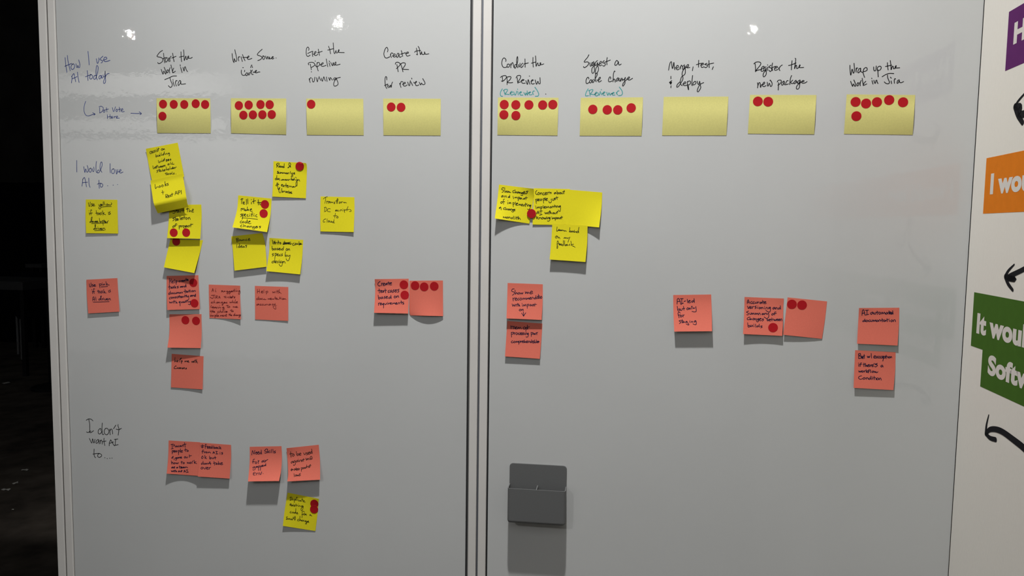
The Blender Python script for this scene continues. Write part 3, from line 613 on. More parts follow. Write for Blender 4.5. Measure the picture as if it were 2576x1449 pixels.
# ---- yellow notes, left board
GY, GK = 'bright yellow notes', 'salmon pink notes'
note('sticky_note', 'bright yellow note with the key Use yellow if task is developer driven', 'yellow', (190, 490, 13.17),
     [(340, 155), (330, 700), (350, 1272)], [(1385, 165), (1410, 1285)], (2.4, 1.4), wpx=1.8, ink='ink_green', group=GY,
     strokes="""425,260 445,370 465,380 480,330 490,240;555,285 520,310 560,340 530,380 510,375;570,350 620,330 605,300 575,320 580,370 645,360;765,320 780,360 820,330 835,300;835,310 835,400 835,450 800,470 770,440 785,400 830,370;850,345 890,330 875,310 852,335 865,360 895,350;915,235 930,355;940,225 980,350;1050,300 1020,325 1035,355 1070,340 1055,300;1085,320 1100,350 1120,325 1140,345 1190,320 1200,285 1180,270;840,410 1010,390 1185,385;
455,590 465,670;445,530 448,535;540,520 515,495 500,560 520,670;460,620 560,600;685,520 700,600 720,670;665,610 745,600;790,600 745,625 755,660 790,640 800,605 810,660;860,580 825,605 865,635 830,665;895,525 910,675;950,590 915,625 995,660;1090,570 1100,650;1150,555 1115,585 1160,625 1110,655;
520,880 480,890 475,920 510,905 545,800 550,735 525,760 515,850 530,910;545,895 580,885 565,870 545,890 560,915 590,905;600,880 620,915 645,875;650,900 690,890 675,870 650,895 665,920 700,910;700,895 740,885 720,865 700,890 720,920 760,905;790,775 805,910;840,875 820,900 840,915 865,890 845,875;890,850 920,1010;890,870 940,840 960,865 905,905;960,900 1000,890 980,870 960,895 985,920 1020,905;1040,890 1050,920;1045,905 1090,855;530,955 780,945 1065,930;
640,1110 600,1125 600,1150 640,1135 660,1060 665,985 645,1000 650,1080 665,1150;690,1105 700,1150;700,1125 725,1105;750,1105 760,1150;735,1055 740,1060;780,1100 800,1150 825,1105;830,1135 870,1120 855,1105 830,1130 850,1155 885,1145;900,1100 905,1150;905,1125 940,1100 965,1115 985,1165;630,1185 955,1175""")
KA = (350, 345, 7.245)
note('sticky_note', 'tilted bright yellow note reading assist on building bridges, topmost at left', 'yellow', KA,
     [(122, 212), (185, 560), (235, 800)], [(703, 100), (760, 400), (820, 722)], (2.0, 1.8), top=(2.5, 0), wpx=1.7, ink='ink_green', group=GY,
     strokes="""230,255 200,265 200,300 225,290 235,258 240,290;262,245 248,260 265,275 248,287;292,235 275,250 292,265 275,278;305,235 308,268;318,205 320,208;338,220 322,238 340,252 322,265;352,195 350,250;335,218 366,208;420,205 402,225 415,242 432,225 420,205;440,210 445,232 455,208 468,232;
305,310 305,360 328,350 325,335 307,345;345,325 340,350 360,345 368,322 370,345;378,320 382,350;372,290 374,293;405,285 400,330 425,322;450,300 430,318 445,328 460,265;460,265 455,315;475,300 478,318;488,315 492,295 510,298 515,315;550,285 528,295 535,310 555,295 555,335 540,338;
350,420 358,465 380,455 372,440;392,455 395,435 408,433;415,430 418,450;412,400 414,402;450,410 430,425 440,440 465,380;465,380 462,430;505,405 490,412 495,425 508,410 508,440 490,440;520,420 545,410 535,400 520,415 530,430 548,420;578,395 562,405 582,412 565,425;
250,520 258,575 282,562 272,548;290,555 315,545 302,535 290,550 300,568 318,560;325,510 328,560;312,530 345,522;350,535 360,558 372,535 382,552 392,522;395,545 418,535 408,525 396,540 408,552;422,540 445,528 435,518 422,535 435,548;452,510 455,530 472,508 475,535;545,480 522,492 530,508 548,492 552,505;575,450 572,490 595,485;610,455 605,495 638,490;
338,600 322,612 342,628 320,645;365,575 368,630;345,605 382,592;395,600 375,615 388,630 402,610 408,625;425,580 428,622;445,595 430,608 450,620;455,608 478,598 468,588 455,602 468,618;495,545 498,602 510,580 522,598;535,575 525,590 540,598 548,582 535,575;560,530 562,580 575,575;605,560 588,572 598,582 612,540;612,540 612,578;620,568 645,560 635,550 622,565 635,578;655,572 658,552 680,545;
490,650 490,685 515,680;472,660 515,652;525,660 515,675 530,685 540,668 525,660;565,655 555,670 572,680 580,662 565,655;605,635 590,665 615,672;640,650 625,660 642,668 625,680;668,670 672,671""")
note('sticky_note', 'folded bright yellow note reading hooks and Rest API hanging off the board', 'yellow', KA,
     [(205, 790), (232, 1000), (270, 1222), (340, 1388)], [(790, 665), (835, 930), (880, 1215), (905, 1270)], (12, 9), base=3.2, hook=(.72, .40), crease=True, pw=1.05, wpx=2.0, ink='ink_green', group=GY, v0=.1,
     strokes="""290,862 300,940 325,905 350,915;375,885 360,905 378,918 392,898 375,885;425,868 405,890 425,908 442,885 425,868;470,810 475,895;500,850 478,870 505,885;530,838 512,852 535,868 512,885;425,972 435,1040;408,1008 452,1000;485,1060 490,1110;480,1050 515,1045 515,1070 492,1085 525,1108;525,1085 550,1070 540,1058 525,1078 538,1098 555,1088;580,1052 565,1065 585,1075 562,1088;598,1020 602,1078;580,1045 622,1035;652,1055 672,985 698,1040;658,1032 695,1020;712,985 718,1045;708,985 740,975 745,1000 715,1018;765,968 772,1038""")
n4 = note('sticky_note', 'bright yellow note reading Start the skeleton of project with two dots', 'yellow', (390, 500, 7.245),
     [(262, 112), (248, 420), (220, 718)], [(843, 105), (848, 330), (825, 730)], (7.0, 5.5), wpx=2.0, ink='ink_green', group=GY,
     strokes="""380,195 340,195 325,212 370,235 350,265 322,262;395,205 400,255;375,222 420,215;440,215 415,235 420,250 445,230 450,250;465,215 470,250;470,225 490,218;515,195 510,245;490,220 528,212;590,165 592,240;565,190 615,180;625,190 625,240 645,215 660,240;672,225 700,205 690,185 672,215 680,245 705,240;
360,345 322,358 355,375 325,402;372,330 375,410;395,360 375,375 390,400;395,385 425,370 412,360 395,380 405,395 430,385;455,315 458,385;470,365 505,350 490,340 470,360 480,380 510,370;530,310 530,375;512,345 550,335;570,340 555,360 570,378 590,358 570,340;605,345 608,380;608,355 630,340 642,378;
340,490 320,510 330,525 355,505 340,490;400,460 375,455 370,510;355,485 400,478;435,490 442,555;438,495 465,490 460,510 440,520;475,490 480,520;480,500 500,490;515,488 505,510 525,518 535,495 515,488;545,490 555,530 540,550 525,530;560,505 585,495 572,485 558,500 570,518 590,510;610,485 595,505 612,515 630,500 612,487;655,450 650,515;630,485 690,462""")
dots(n4, [(340, 617), (567, 617)], ['left one', 'right one'], 'on the yellow skeleton of project note')
n5 = note('sticky_note', 'blank bright yellow note tucked below the skeleton of project note', 'yellow', (390, 500, 7.245),
     [(285, 722), (245, 880), (160, 1250)], [(873, 755), (815, 990), (715, 1355)], (8, 9), group=GY)
dot(n5, 385, 778, 'round red sticker half covered, on the blank yellow note below the skeleton note', GD)
KC = (570, 480, 12.07)
n6 = note('sticky_note', 'bright yellow note reading Tell it to make specific code changes', 'yellow', KC,
     [(355, 135), (315, 580), (178, 1110)], [(1368, 235), (1330, 740), (1230, 1255)], (12.5, 10), wpx=2.2, ink='ink_green', group=GY,
     strokes="""430,270 460,240 500,245;470,245 460,330 455,395;500,380 540,360 530,335 500,350 505,400 555,400;600,260 605,420;640,245 648,395;755,345 755,400;752,262 754,268;830,235 820,330 830,385;785,325 880,300;960,270 965,430;935,360 1010,355;1060,350 1010,370 1015,420 1050,430;
440,535 440,610;440,560 480,530 490,580 520,530 540,545 535,600;580,560 555,585 570,610 600,580 605,600;630,490 625,600;680,560 630,580 680,600;720,580 765,560 745,545 715,575 725,615 785,620;480,700 420,720 470,750 420,790;475,720 490,780 475,865;480,730 520,705 535,740 490,775;540,745 585,720 560,700 540,740 560,780 590,770;650,715 620,740 630,775 670,770;705,730 710,780;710,692 712,697;805,680 770,670 765,720 770,790;745,725 800,720;830,735 835,785;840,700 842,705;920,720 885,745 890,785 930,790;470,825 700,838 940,868;
460,910 415,940 425,980 470,970;505,925 480,950 500,975 530,950 505,925;580,930 555,960 575,985 610,950 625,875;625,875 625,990;660,960 720,930 695,920 660,955 675,1000 740,990;470,1030 420,1070 435,1100 480,1090;515,1020 525,1100;525,1075 570,1055 590,1100;655,1065 620,1090 640,1110 675,1080 690,1110;710,1075 715,1120;720,1085 760,1075 775,1120;840,1080 795,1100 810,1125 850,1100 855,1150 820,1165 780,1150;880,1105 940,1090 910,1075 880,1100 895,1130 950,1115;1040,1075 985,1085 1035,1110 1000,1130""")
dots(n6, [(1163, 412), (1125, 688)], ['upper one', 'lower one'], 'on the yellow Tell it to make specific note')
KD = (570, 570, 10.35)
note('sticky_note', 'bright yellow note reading Bounce ideas, below the Tell it to note', 'yellow', KD,
     [(120, 255), (165, 640), (205, 1148)], [(930, 165), (1000, 440), (1050, 1045)], (5, 5), wpx=1.9, ink='ink_green', group=GY,
     strokes="""255,310 265,400;245,325 290,300 310,325 265,350 300,360 300,390 265,402;345,335 320,355 335,375 365,355 345,335;380,340 385,370 415,360 420,335;435,370 440,340 465,345 475,365;525,325 495,345 505,365 540,355;560,345 605,325 585,310 560,340 575,370 620,350;
262,490 270,555;265,470 268,474;335,500 305,520 310,545 340,530 335,440;335,440 345,545;365,525 405,505 385,495 365,520 375,545 415,535;450,505 420,525 435,545 465,520 470,540;530,485 490,495 525,520 500,548""")
note('sticky_note', 'bright yellow note reading Write code based on specs by design', 'yellow', KD,
     [(1115, 295), (1108, 640), (1035, 1160)], [(1995, 345), (1968, 800), (1915, 1245)], (7.5, 6, 6), top=(2.5, 0), wpx=2.0, ink='ink_green', group=GY,
     strokes="""1190,350 1215,460 1235,380 1255,460 1260,370;1275,410 1280,455;1280,425 1300,410;1320,415 1325,455;1345,360 1355,455;1330,410 1375,405;1385,430 1415,420 1400,410 1385,435 1400,455 1425,440;1470,460 1500,430 1510,460;1510,375 1515,465;1535,430 1550,460 1575,430;1590,430 1600,460 1620,420 1640,440 1660,465;1465,440 1580,436 1700,448;1480,408 1580,420 1670,405;1470,468 1560,440 1668,458;
1760,425 1720,450 1730,490 1775,475;1795,430 1780,460 1800,475 1820,450 1800,430;1850,430 1835,455 1855,465 1885,440;1885,390 1890,490;1900,465 1940,445 1925,430 1900,450 1915,470 1965,455;1185,510 1190,610 1225,600 1215,570 1190,585;1270,565 1240,580 1245,610 1275,600 1285,570 1290,605;1335,560 1310,575 1340,595 1315,612;1350,590 1400,575 1385,560 1355,580 1370,610 1420,600;1460,570 1430,585 1435,610 1470,600 1485,520;1485,520 1475,610;
1560,570 1545,600 1560,622 1585,610 1580,580 1560,570;1600,580 1605,620;1605,600 1625,575 1640,590 1645,625;1225,700 1185,720 1225,740 1190,770;1260,690 1265,760 1255,840;1260,710 1300,700 1300,740 1265,760;1310,740 1350,725 1335,705 1315,735 1330,765 1365,755;1405,715 1375,735 1385,765 1420,755;1455,705 1430,725 1460,745 1430,768;1535,655 1525,770 1565,775 1560,740 1530,755;1590,740 1600,775 1640,750;1655,740 1640,820 1610,885 1575,885 1550,835;
1225,895 1185,915 1185,945 1220,940 1255,860;1255,860 1245,900 1260,945;1265,920 1300,910 1285,890 1265,915 1275,945 1310,935;1345,895 1325,910 1350,930 1325,950;1375,900 1385,950;1375,870 1378,875;1430,895 1400,910 1405,945 1440,930 1450,905 1450,980 1430,1030 1390,1020 1365,975;1470,905 1475,950;1475,925 1500,905 1520,930 1528,955""")
n9 = note('sticky_note', 'bright yellow note reading Read and summarize documentation of external libraries', 'yellow', (670, 390, K),
     [(215, 185), (205, 700), (180, 1262)], [(1205, 242), (1232, 420), (1200, 1315)], (2.6, 1.0), top=(0, 3.0), wpx=2.0, ink='ink_green', group=GY,
     strokes="""320,260 320,320 315,375;305,290 340,250 390,255 385,290 330,325 385,370;390,345 425,340 415,325 395,345 410,370 440,360;475,335 445,350 450,370 480,365 485,340 490,370;530,345 500,355 505,380 535,370 545,260;545,260 540,350 545,380;650,385 700,350 740,290 720,240 690,240 685,300 740,370;670,390 700,350 740,345;
365,490 330,500 370,530 325,550 370,555;385,520 385,555 415,550 420,520;430,560 440,525 460,550 475,525 490,560;500,560 515,530 535,555 550,530 570,560 585,540;620,540 595,550 600,570 630,560 635,540 645,570;660,575 665,540 685,540;735,495 725,540 722,575;760,550 800,545 770,580 800,600 800,650 765,665 760,640 790,600;825,560 865,550 850,535 825,555 835,580 865,580;
315,700 275,715 270,745 305,740 320,620;320,620 310,735 330,745;350,705 335,730 355,745 370,720 350,705;405,710 380,735 410,765;450,740 455,765 480,760 490,735;500,765 510,740 525,760 540,740 555,765;570,745 590,750 600,735 580,745 590,770 615,755;625,770 640,740 655,750 665,770;680,770 685,740 715,745;760,690 755,765;745,730 785,725;800,735 780,760 805,765 815,740 820,765;845,690 835,765;825,735 860,730;875,745 880,770;885,670 910,695;930,735 910,770 930,785 950,760 930,735;960,780 970,745 1000,755 1015,795;
325,890 295,910 300,935 330,930 355,880 345,850 320,855 330,900 380,890;340,930 355,1030;450,915 495,905 480,890 455,910 465,945 500,945;510,910 545,965;550,920 510,965;600,860 590,970;560,920 630,915;625,945 665,935 650,920 625,945 640,985 675,970;685,970 695,940 720,945;730,975 740,945 765,950 775,975;820,950 795,965 800,980 830,970 835,950 845,975 880,960;885,945 930,930 940,830 920,805 900,850 905,930 925,940;
345,1000 375,1050 400,1020 410,985 385,1010 380,1090 405,1150;430,1110 435,1145;440,1060 442,1064;470,1010 475,1130 505,1120 500,1095 478,1110;530,1090 535,1130;535,1105 565,1095;605,1100 580,1120 600,1140 615,1105 625,1140;640,1110 645,1145;645,1120 660,1110;680,1085 670,1160;695,1140 730,1130 715,1115 695,1140 710,1165 740,1150;770,1110 745,1135 775,1150 755,1165 780,1168""")
dot(n9, 1012, 340, 'round red sticker bent over the curled corner of the yellow Read and summarize note', GD, off=0.0009)
note('sticky_note', 'bright yellow note reading Transform DC scripts to Cloud, rightmost on the left board', 'yellow', (790, 480, K),
     [(198, 170), (188, 700), (195, 1235)], [(1225, 195), (1228, 600), (1205, 1255)], (1.6, 2.0, 3.0), wpx=1.7, ink='ink_green', group=GY,
     strokes="""280,250 330,205 405,175;355,210 345,300 330,378;385,310 390,385;390,330 415,315 440,320;480,320 440,340 435,370 465,365 490,320 500,370 520,355;520,350 545,335 550,360 585,345;640,340 610,345 635,375 620,390 600,380;715,230 690,280 690,380;650,310 735,305;735,265 725,250 710,300 705,385;780,335 755,360 765,380 795,370 800,345 775,335;820,330 830,380;830,350 855,330 870,335;890,355 915,345 920,370 945,350 985,370;
330,510 320,630;310,510 350,495 385,540 375,600 320,635;495,550 450,535 405,580 420,625 495,635;690,575 650,590 690,605 645,615;735,580 700,600 720,615 770,605;795,575 800,620;800,590 825,575 845,585;855,580 860,615;870,545 872,548;900,570 930,660;905,585 940,570 945,595 920,610;1035,475 1000,560 1000,615;960,575 1060,565;1085,560 1130,600 1110,628 1070,625;
650,680 635,760 630,830;585,760 700,755;720,775 685,800 690,825 720,825 738,800 715,775;360,850 310,870 275,915 290,950 335,940;400,850 395,960;450,900 425,930 440,950 465,935 455,905;480,910 485,950 515,945 525,910 530,955 545,945;590,930 560,940 565,965 595,960 610,865 600,960 622,980""")
n23 = note('sticky_note', 'tilted bright yellow note reading Duplicate existing code, lowest on the board', 'yellow', (695, 1225, 11.59),
     [(330, 165), (245, 680), (190, 1135)], [(1240, 345), (1200, 800), (1140, 1285)], (4.0, 2.0, 0.6), top=(0, 3.2), wpx=1.7, ink='ink_green', group=GY,
     strokes="""420,300 410,390;395,310 435,290 460,330 440,380 395,390;470,355 475,385 495,375 500,350;525,350 530,455;525,370 560,355 560,385 530,395;605,290 580,340 575,385 600,380;595,300 612,320;620,360 618,385;665,370 640,385 650,410 680,400;710,385 685,395 695,415 720,400 728,420;755,320 755,420;735,370 785,375;785,415 820,405 805,395 785,410 795,435 845,440;
395,525 435,505 420,485 398,510 405,540 440,530;445,515 475,560;480,520 440,565;490,525 495,560;500,495 503,498;535,520 510,535 545,555 515,572;575,490 580,575;550,525 615,530;630,530 635,570;640,490 643,494;660,570 670,540 690,550 700,575;775,545 725,555 740,580 785,560 775,640 745,690 720,670 730,620 790,570;
435,710 400,735 410,760 455,750;485,725 470,750 490,765 505,740 485,725;545,735 520,755 535,770 560,740 570,625;570,625 565,770;590,770 620,755 605,740 590,765 605,790 635,780;830,735 790,710 755,720 760,800 745,900;740,800 800,790;810,770 795,800 815,820 840,795 815,770;850,785 855,820;855,800 870,785 885,830;1000,800 975,815 985,835 1010,820 1015,830 1035,848;
330,870 290,885 330,920 285,940 320,945;345,950 355,915 375,945 390,915 405,955;440,920 420,940 435,960 455,935 460,960;500,870 475,960;490,920 520,900;545,855 560,900 540,970 530,900 545,855;660,935 620,960 630,995 670,985;690,850 685,980 705,950 725,990;760,960 735,975 745,1000 770,980 775,1000;785,1000 800,965 815,1000;870,985 835,995 845,1015 880,995 890,1050 865,1085 855,1060 900,1010;905,1015 945,1005 930,990 908,1010 920,1030 955,1030""")
dot(n23, 1108, 490, 'round red sticker, upper of an overlapping pair, on the yellow Duplicate note', GD)
dot(n23, 1100, 652, 'round red sticker, lower of an overlapping pair, on the yellow Duplicate note', GD, off=0.0007)

# ---- pink notes, left board
note('sticky_note', 'salmon pink note with the key Use pink if task is AI driven', 'pink', (200, 690, K),
     [(208, 165), (222, 640), (265, 1190)], [(1150, 115), (1178, 600), (1215, 1135)], (3.2, 3.0), top=(0.8, 0), wpx=1.9, ink='ink_navy', group=GK,
     strokes="""298,290 310,370 335,380 355,350 350,260;410,300 375,325 415,345 380,380;435,345 480,325 460,310 430,340 445,370 500,355;600,290 620,410;605,300 665,290 660,330 615,345;695,295 700,335;690,255 692,259;725,300 730,335;730,315 760,295 770,330;800,220 825,340;850,280 820,310 905,325;655,382 760,376 855,368;
390,500 400,590;372,462 376,468;460,450 430,435 430,520 450,580;395,530 465,520;565,475 575,575;540,515 610,505;640,515 600,540 615,570 650,545 660,570;700,500 665,520 705,545 670,572;735,460 740,575;775,520 745,545 810,570;880,490 890,545;940,470 910,495 945,520 910,548;
405,700 400,810;405,700 440,690 455,805;400,765 465,755;490,690 505,800;640,735 585,755 590,785 630,765 665,655;665,655 640,680 655,790;680,735 690,790;690,755 715,740;730,740 740,785;728,708 730,712;760,740 785,790 810,740;820,765 860,750 840,735 820,760 835,785 870,775;890,735 895,785;895,755 925,735 945,785;415,845 650,838 900,830""")
n12 = note('sticky_note', 'salmon pink note reading Help create tasks and documentation, with two dots', 'pink', (400, 680, K),
     [(232, 170), (232, 680), (250, 1205)], [(1195, 148), (1215, 640), (1240, 1180)], (5.5, 3.2), wpx=2.1, ink='ink_navy', group=GK,
     strokes="""318,240 320,400;365,255 370,385;318,330 370,315;400,350 440,335 425,315 400,340 405,385 445,375;475,275 480,380;510,320 525,425;515,330 550,315 545,355 520,370;640,310 600,325 605,355 645,345;665,310 670,350;670,325 695,310;700,330 740,315 720,302 700,325 712,345 745,335;785,295 755,315 765,335 795,305 800,330;820,235 830,325;800,280 850,270;850,300 885,285 870,270 848,295 860,315 890,308;
315,430 318,580;285,510 350,490;385,505 355,525 365,550 395,520 400,545;450,490 415,510 450,525 420,545;475,465 478,545;515,500 480,520 520,540;590,480 550,500 590,520 555,542;680,485 645,500 655,520 690,490 695,515;710,485 715,515;715,500 740,480 750,510;800,465 770,490 780,510 815,485 815,415;815,415 825,505;
345,675 295,700 300,735 345,710 345,630;345,630 350,720;400,680 375,700 390,720 415,695 400,680;465,675 435,695 445,715 475,708;490,680 495,710 525,705 530,670;545,705 555,670 575,690 590,665 605,700;640,670 620,685 640,700 660,680 640,668;680,700 685,665 710,665 720,695;790,575 795,695;750,645 840,625;860,635 830,655 845,675 875,645 885,665;915,590 920,665;890,630 945,620;950,625 955,660;945,595 948,600;1010,610 985,635 1005,655 1035,630 1010,610;1055,615 1060,655;1060,630 1095,610 1110,650;
355,815 315,840 320,875 350,865;395,810 370,835 385,860 410,835 395,810;430,815 435,855;435,830 465,812 475,850;520,800 490,815 520,830 495,848;540,805 545,840;590,785 565,800 590,820 565,840;620,755 625,835;600,800 650,790;655,815 690,800 675,790 655,812 665,835 695,825;710,790 715,830;715,805 740,790 755,825;785,740 790,815;765,785 815,770;830,745 835,810;850,770 865,810 895,790;900,765 905,870 880,900;985,755 950,775 960,800 995,765 1000,790;1015,755 1020,790;1020,770 1050,755 1060,785;1100,745 1070,770 1080,795 1110,765 1110,715;1110,715 1112,795;
315,950 330,995 355,965 375,995 395,950;420,960 425,995;455,910 460,995;435,950 490,940;510,930 515,1000 540,970 555,1000;640,945 605,960 615,985 640,965;640,945 640,1080;670,950 680,985 710,975 715,945;755,945 730,965 745,985 775,955 780,980;800,920 800,975;820,930 825,970;850,900 855,970;830,925 875,915;890,940 905,970 940,940;950,935 945,1040 890,1030""")
dots(n12, [(1040, 377), (1075, 1000)], ['upper one', 'lower one'], 'on the pink Help create tasks note')
note('sticky_note', 'salmon pink note in dark red ink reading Ai suggesting tickets changes', 'pink', (510, 700, K),
     [(182, 190), (190, 700), (205, 1208)], [(1135, 225), (1140, 700), (1162, 1247)], (0.3, 1.0, 4.2), top=(0, .8), wpx=1.5, ink='ink_red', group=GK,
     strokes="""280,410 305,310 330,405;285,370 325,365;385,345 390,405 405,408;395,308 398,312;600,375 565,380 605,400 565,415;620,385 625,415 650,405 655,385;665,405 675,385 690,405;755,385 720,395 730,415 760,400 770,450 745,475 730,455 790,405;820,385 795,400 805,415 830,400 835,450 810,475 795,460 850,405;850,405 890,395 875,380 855,400 870,415 900,405;925,375 910,390 930,405 905,410;965,320 950,400 985,400;925,370 990,360;1005,375 1010,400;1015,325 1018,330;1025,395 1045,380 1060,398;1120,370 1090,385 1100,405 1130,380 1135,440 1105,490 1085,470 1110,420;
260,520 375,512;320,520 325,580 290,612 225,575;370,550 370,610;372,515 375,518;405,610 410,535 440,530 445,555 415,575 460,605;485,605 500,540 530,605;490,580 525,575;680,540 670,590 700,585;640,560 700,552;715,575 718,598;725,545 727,548;785,560 755,580 790,595;830,530 815,600;850,565 820,580 855,600;855,590 890,580 870,565 855,585 870,600 895,592;910,520 905,595;885,560 945,550;985,555 950,575 985,590 945,600;
295,715 255,735 265,755 310,745;355,670 325,760 340,725 365,730 375,755;455,720 420,735 425,755 460,745 470,720 475,750;480,745 505,720 520,750 530,740;600,715 560,735 570,755 605,735 620,780 600,825 585,800 640,750;645,745 680,735 660,720 645,740 660,757 690,748;740,725 695,745 745,755;820,715 830,750 850,725 865,750 875,720;910,660 895,750 915,715 935,730 940,752;955,715 960,750;995,645 975,745 1000,748;1005,735 1060,720 1040,705 1010,730 1020,752 1065,750;
265,820 245,880 290,890;290,885 330,875 310,860 295,880 310,905 340,895;385,870 350,885 360,905 395,885 400,905;410,875 425,915 445,870;470,875 475,910;512,828 516,832;490,910 505,880 530,885 540,905 560,890;640,870 600,880 605,905 645,885 650,940 625,975 605,950 650,900;755,820 750,885 780,885;710,830 780,825;800,850 780,870 800,890 828,870 805,850;925,855 925,885 945,860 965,885 985,860 995,885;1005,880 1045,865 1025,850 1005,875 1020,890 1070,885;
255,965 250,1030 275,1025;225,1000 310,990;310,960 295,1035 315,1005 330,1030;335,1025 365,1010 345,1000 335,1020 345,1037 370,1032;490,1000 450,1020 465,1050 500,1040;545,950 515,1040 540,1005 555,1035;600,1000 570,1025 590,1040 615,1015 595,1000;640,1005 645,1035;670,965 672,970;690,1005 665,1020 680,1035;700,1025 745,1010 725,1000 700,1020 715,1038 750,1025;870,950 865,1010 890,1010;830,975 900,965;910,985 890,1005 910,1020 935,1000 915,985;
235,1110 230,1155 265,1130;258,1080 262,1085;270,1155 285,1125 300,1155 320,1125 335,1155;365,1120 375,1200;365,1130 400,1120 395,1150 370,1155;435,1070 415,1150 440,1150;445,1145 480,1135 465,1120 445,1140 460,1162 490,1150;525,1155 540,1125 555,1150 575,1120 590,1150;600,1140 630,1130 615,1118 600,1138 615,1157 640,1148;650,1155 660,1125 685,1130 690,1155;720,1080 705,1150 730,1150;690,1115 745,1110;
805,1080 800,1130;790,1105 830,1100;840,1070 820,1135 840,1105 850,1135;855,1130 885,1120 870,1108 855,1128 870,1145 885,1140;965,1100 930,1115 940,1140 970,1135;980,1060 965,1140 985,1110 995,1138;1040,1105 1010,1120 1020,1140 1045,1120 1050,1138;1060,1138 1075,1108 1085,1135;1130,1100 1100,1115 1110,1138 1135,1120 1130,1170 1105,1195 1095,1170 1140,1135;1140,1130 1160,1115 1153,1102 1140,1125 1155,1140""")
note('sticky_note', 'salmon pink note in dark red ink reading Help with documentation accuracy', 'pink', (625, 705, K),
     [(195, 170), (203, 1190)], [(1210, 205), (1208, 1235)], (0.5, 0.8, 1.4), wpx=1.5, ink='ink_red', group=GK,
     strokes="""270,270 270,395;330,270 340,385;270,345 335,335;385,360 440,345 420,325 390,345 395,385 440,380;470,285 470,390;530,330 545,430;530,350 580,330 590,365 540,390;730,340 745,385 770,350 785,385 805,340;835,345 835,385;845,310 848,314;890,300 875,395;855,340 920,330;940,275 920,400 940,360 965,375 995,405;
300,540 245,560 255,590 300,570 310,495;310,495 300,590;345,545 325,575 345,590 370,565 345,545;415,545 380,570 415,588;430,555 440,585 475,580 485,555 490,588 540,580;590,580 600,550 620,580 640,550 655,580;665,570 700,555 680,540 665,565 680,588 720,578;730,580 745,555 765,580 780,570;810,490 815,580;790,540 860,535;870,545 840,565 850,588 880,560 890,585 920,580;960,500 955,585;930,545 995,540;1000,550 1005,580;1010,510 1014,514;1050,545 1025,570 1045,588 1070,560 1050,545;1075,560 1085,585 1105,555 1145,590;
300,720 250,740 260,760 300,740 310,715 320,755;385,720 345,740 360,760 395,750;445,720 410,740 420,760 455,752;470,725 475,755 510,750 520,725 525,755;545,755 550,730 575,728 580,755;655,720 610,740 620,760 655,745 665,720 675,755;740,715 715,735 725,755 755,745;765,715 775,745 800,735 810,700;808,705 830,830 835,870 790,865 745,800 800,770;850,765 855,768""")
KE = (400, 780, 6.585)
n15 = note('sticky_note', 'blank salmon pink note with two dots below the Help create tasks note', 'pink', KE,
     [(172, 70), (172, 380), (138, 622)], [(703, 68), (706, 400), (690, 630)], (10.5, 6), group=GK)
dots(n15, [(437, 167), (613, 178)], ['left one', 'right one'], 'on the blank pink note below Help create')
note('sticky_note', 'salmon pink note reading help me with Licenses', 'pink', KE,
     [(210, 725), (198, 1280)], [(738, 765), (722, 1315)], (1.2, 1.4, 2.6), wpx=1.8, ink='ink', group=GK,
     strokes="""265,785 260,860 280,835 292,858;298,850 320,840 308,830 298,848 312,862;340,830 370,800 365,795 345,820 340,862;365,835 375,888;365,845 388,838 385,855 370,862;425,858 432,840 442,858 455,840 465,858;470,855 492,845 480,838 470,852 485,865 500,860;540,848 548,868 560,845 568,868 575,845;582,840 580,868;600,815 598,870;588,838 618,835;625,815 612,875 625,850 640,880;
280,920 255,945 250,968 290,970;300,948 300,970;285,930 287,932;325,950 310,962 330,972;335,965 352,958 342,950 335,962 350,972;358,972 362,952 378,970;398,952 385,962 400,970 382,975;408,965 425,958 415,952 408,965 420,975;455,958 440,965 458,972 438,978""")
KF = (930, 690, K)
n17 = note('sticky_note', 'salmon pink note reading Create test cases based on requirements', 'pink', KF,
     [(150, 148), (168, 500), (132, 1170)], [(1182, 135), (1190, 600), (1165, 1195)], (9, 8), top=(3.0, 0), wpx=2.4, ink='ink_navy', group=GK,
     strokes="""315,215 260,260 250,320 290,355 325,340;360,265 365,345;365,290 395,265;405,315 460,285 435,265 405,300 420,345 465,335;520,270 480,295 490,325 530,285 535,320;570,225 585,325;540,265 610,258;615,285 670,265 645,250 610,280 620,320 670,318;285,440 295,570;245,495 330,485;330,530 380,505 355,490 330,525 345,555 385,545;435,490 395,510 435,530 400,550;470,440 485,565;440,495 515,485;
600,480 560,510 565,555 605,540;660,475 625,505 640,550 675,500 685,545;745,465 705,490 740,515 700,555;765,510 820,485 795,465 765,500 780,545 825,525;895,455 845,475 890,510 850,552;255,635 275,760;270,720 315,695 325,735 275,755;385,680 350,710 365,745 400,700 410,740;470,670 435,690 470,715 440,740;490,705 545,685 520,670 490,700 505,735 550,725;620,685 580,710 595,740 640,700 645,640;645,640 655,740;765,655 740,690 765,720 800,690 765,655;820,660 825,710;825,680 865,650 880,705;
265,875 270,945;270,890 310,865;315,910 365,890 340,870 315,905 330,935 370,920;425,880 385,905 400,925 430,900;430,885 420,1025;455,885 465,920 500,910 505,875;530,880 540,915;545,850 547,854;565,875 575,915;575,890 610,870;620,890 665,875 645,862 620,885 635,915 675,905;700,910 705,870 735,890 755,865 775,905;790,890 830,875 810,860 790,885 805,915 845,900;865,905 870,865 900,865 910,900;955,800 965,900;925,855 990,840;1035,840 995,865 1040,890 1005,915""")
dots(n17, [(1038, 317), (1065, 630)], ['upper one', 'lower one'], 'on the pink Create test cases note')
n18 = note('sticky_note', 'blank salmon pink note with three dots beside the Create test cases note', 'pink', KF,
     [(1208, 195), (1202, 700), (1205, 1150), (1240, 1248)], [(2225, 188), (2230, 1270)], (0.5, 5.5, 2.4), pw=2.2, group=GK)
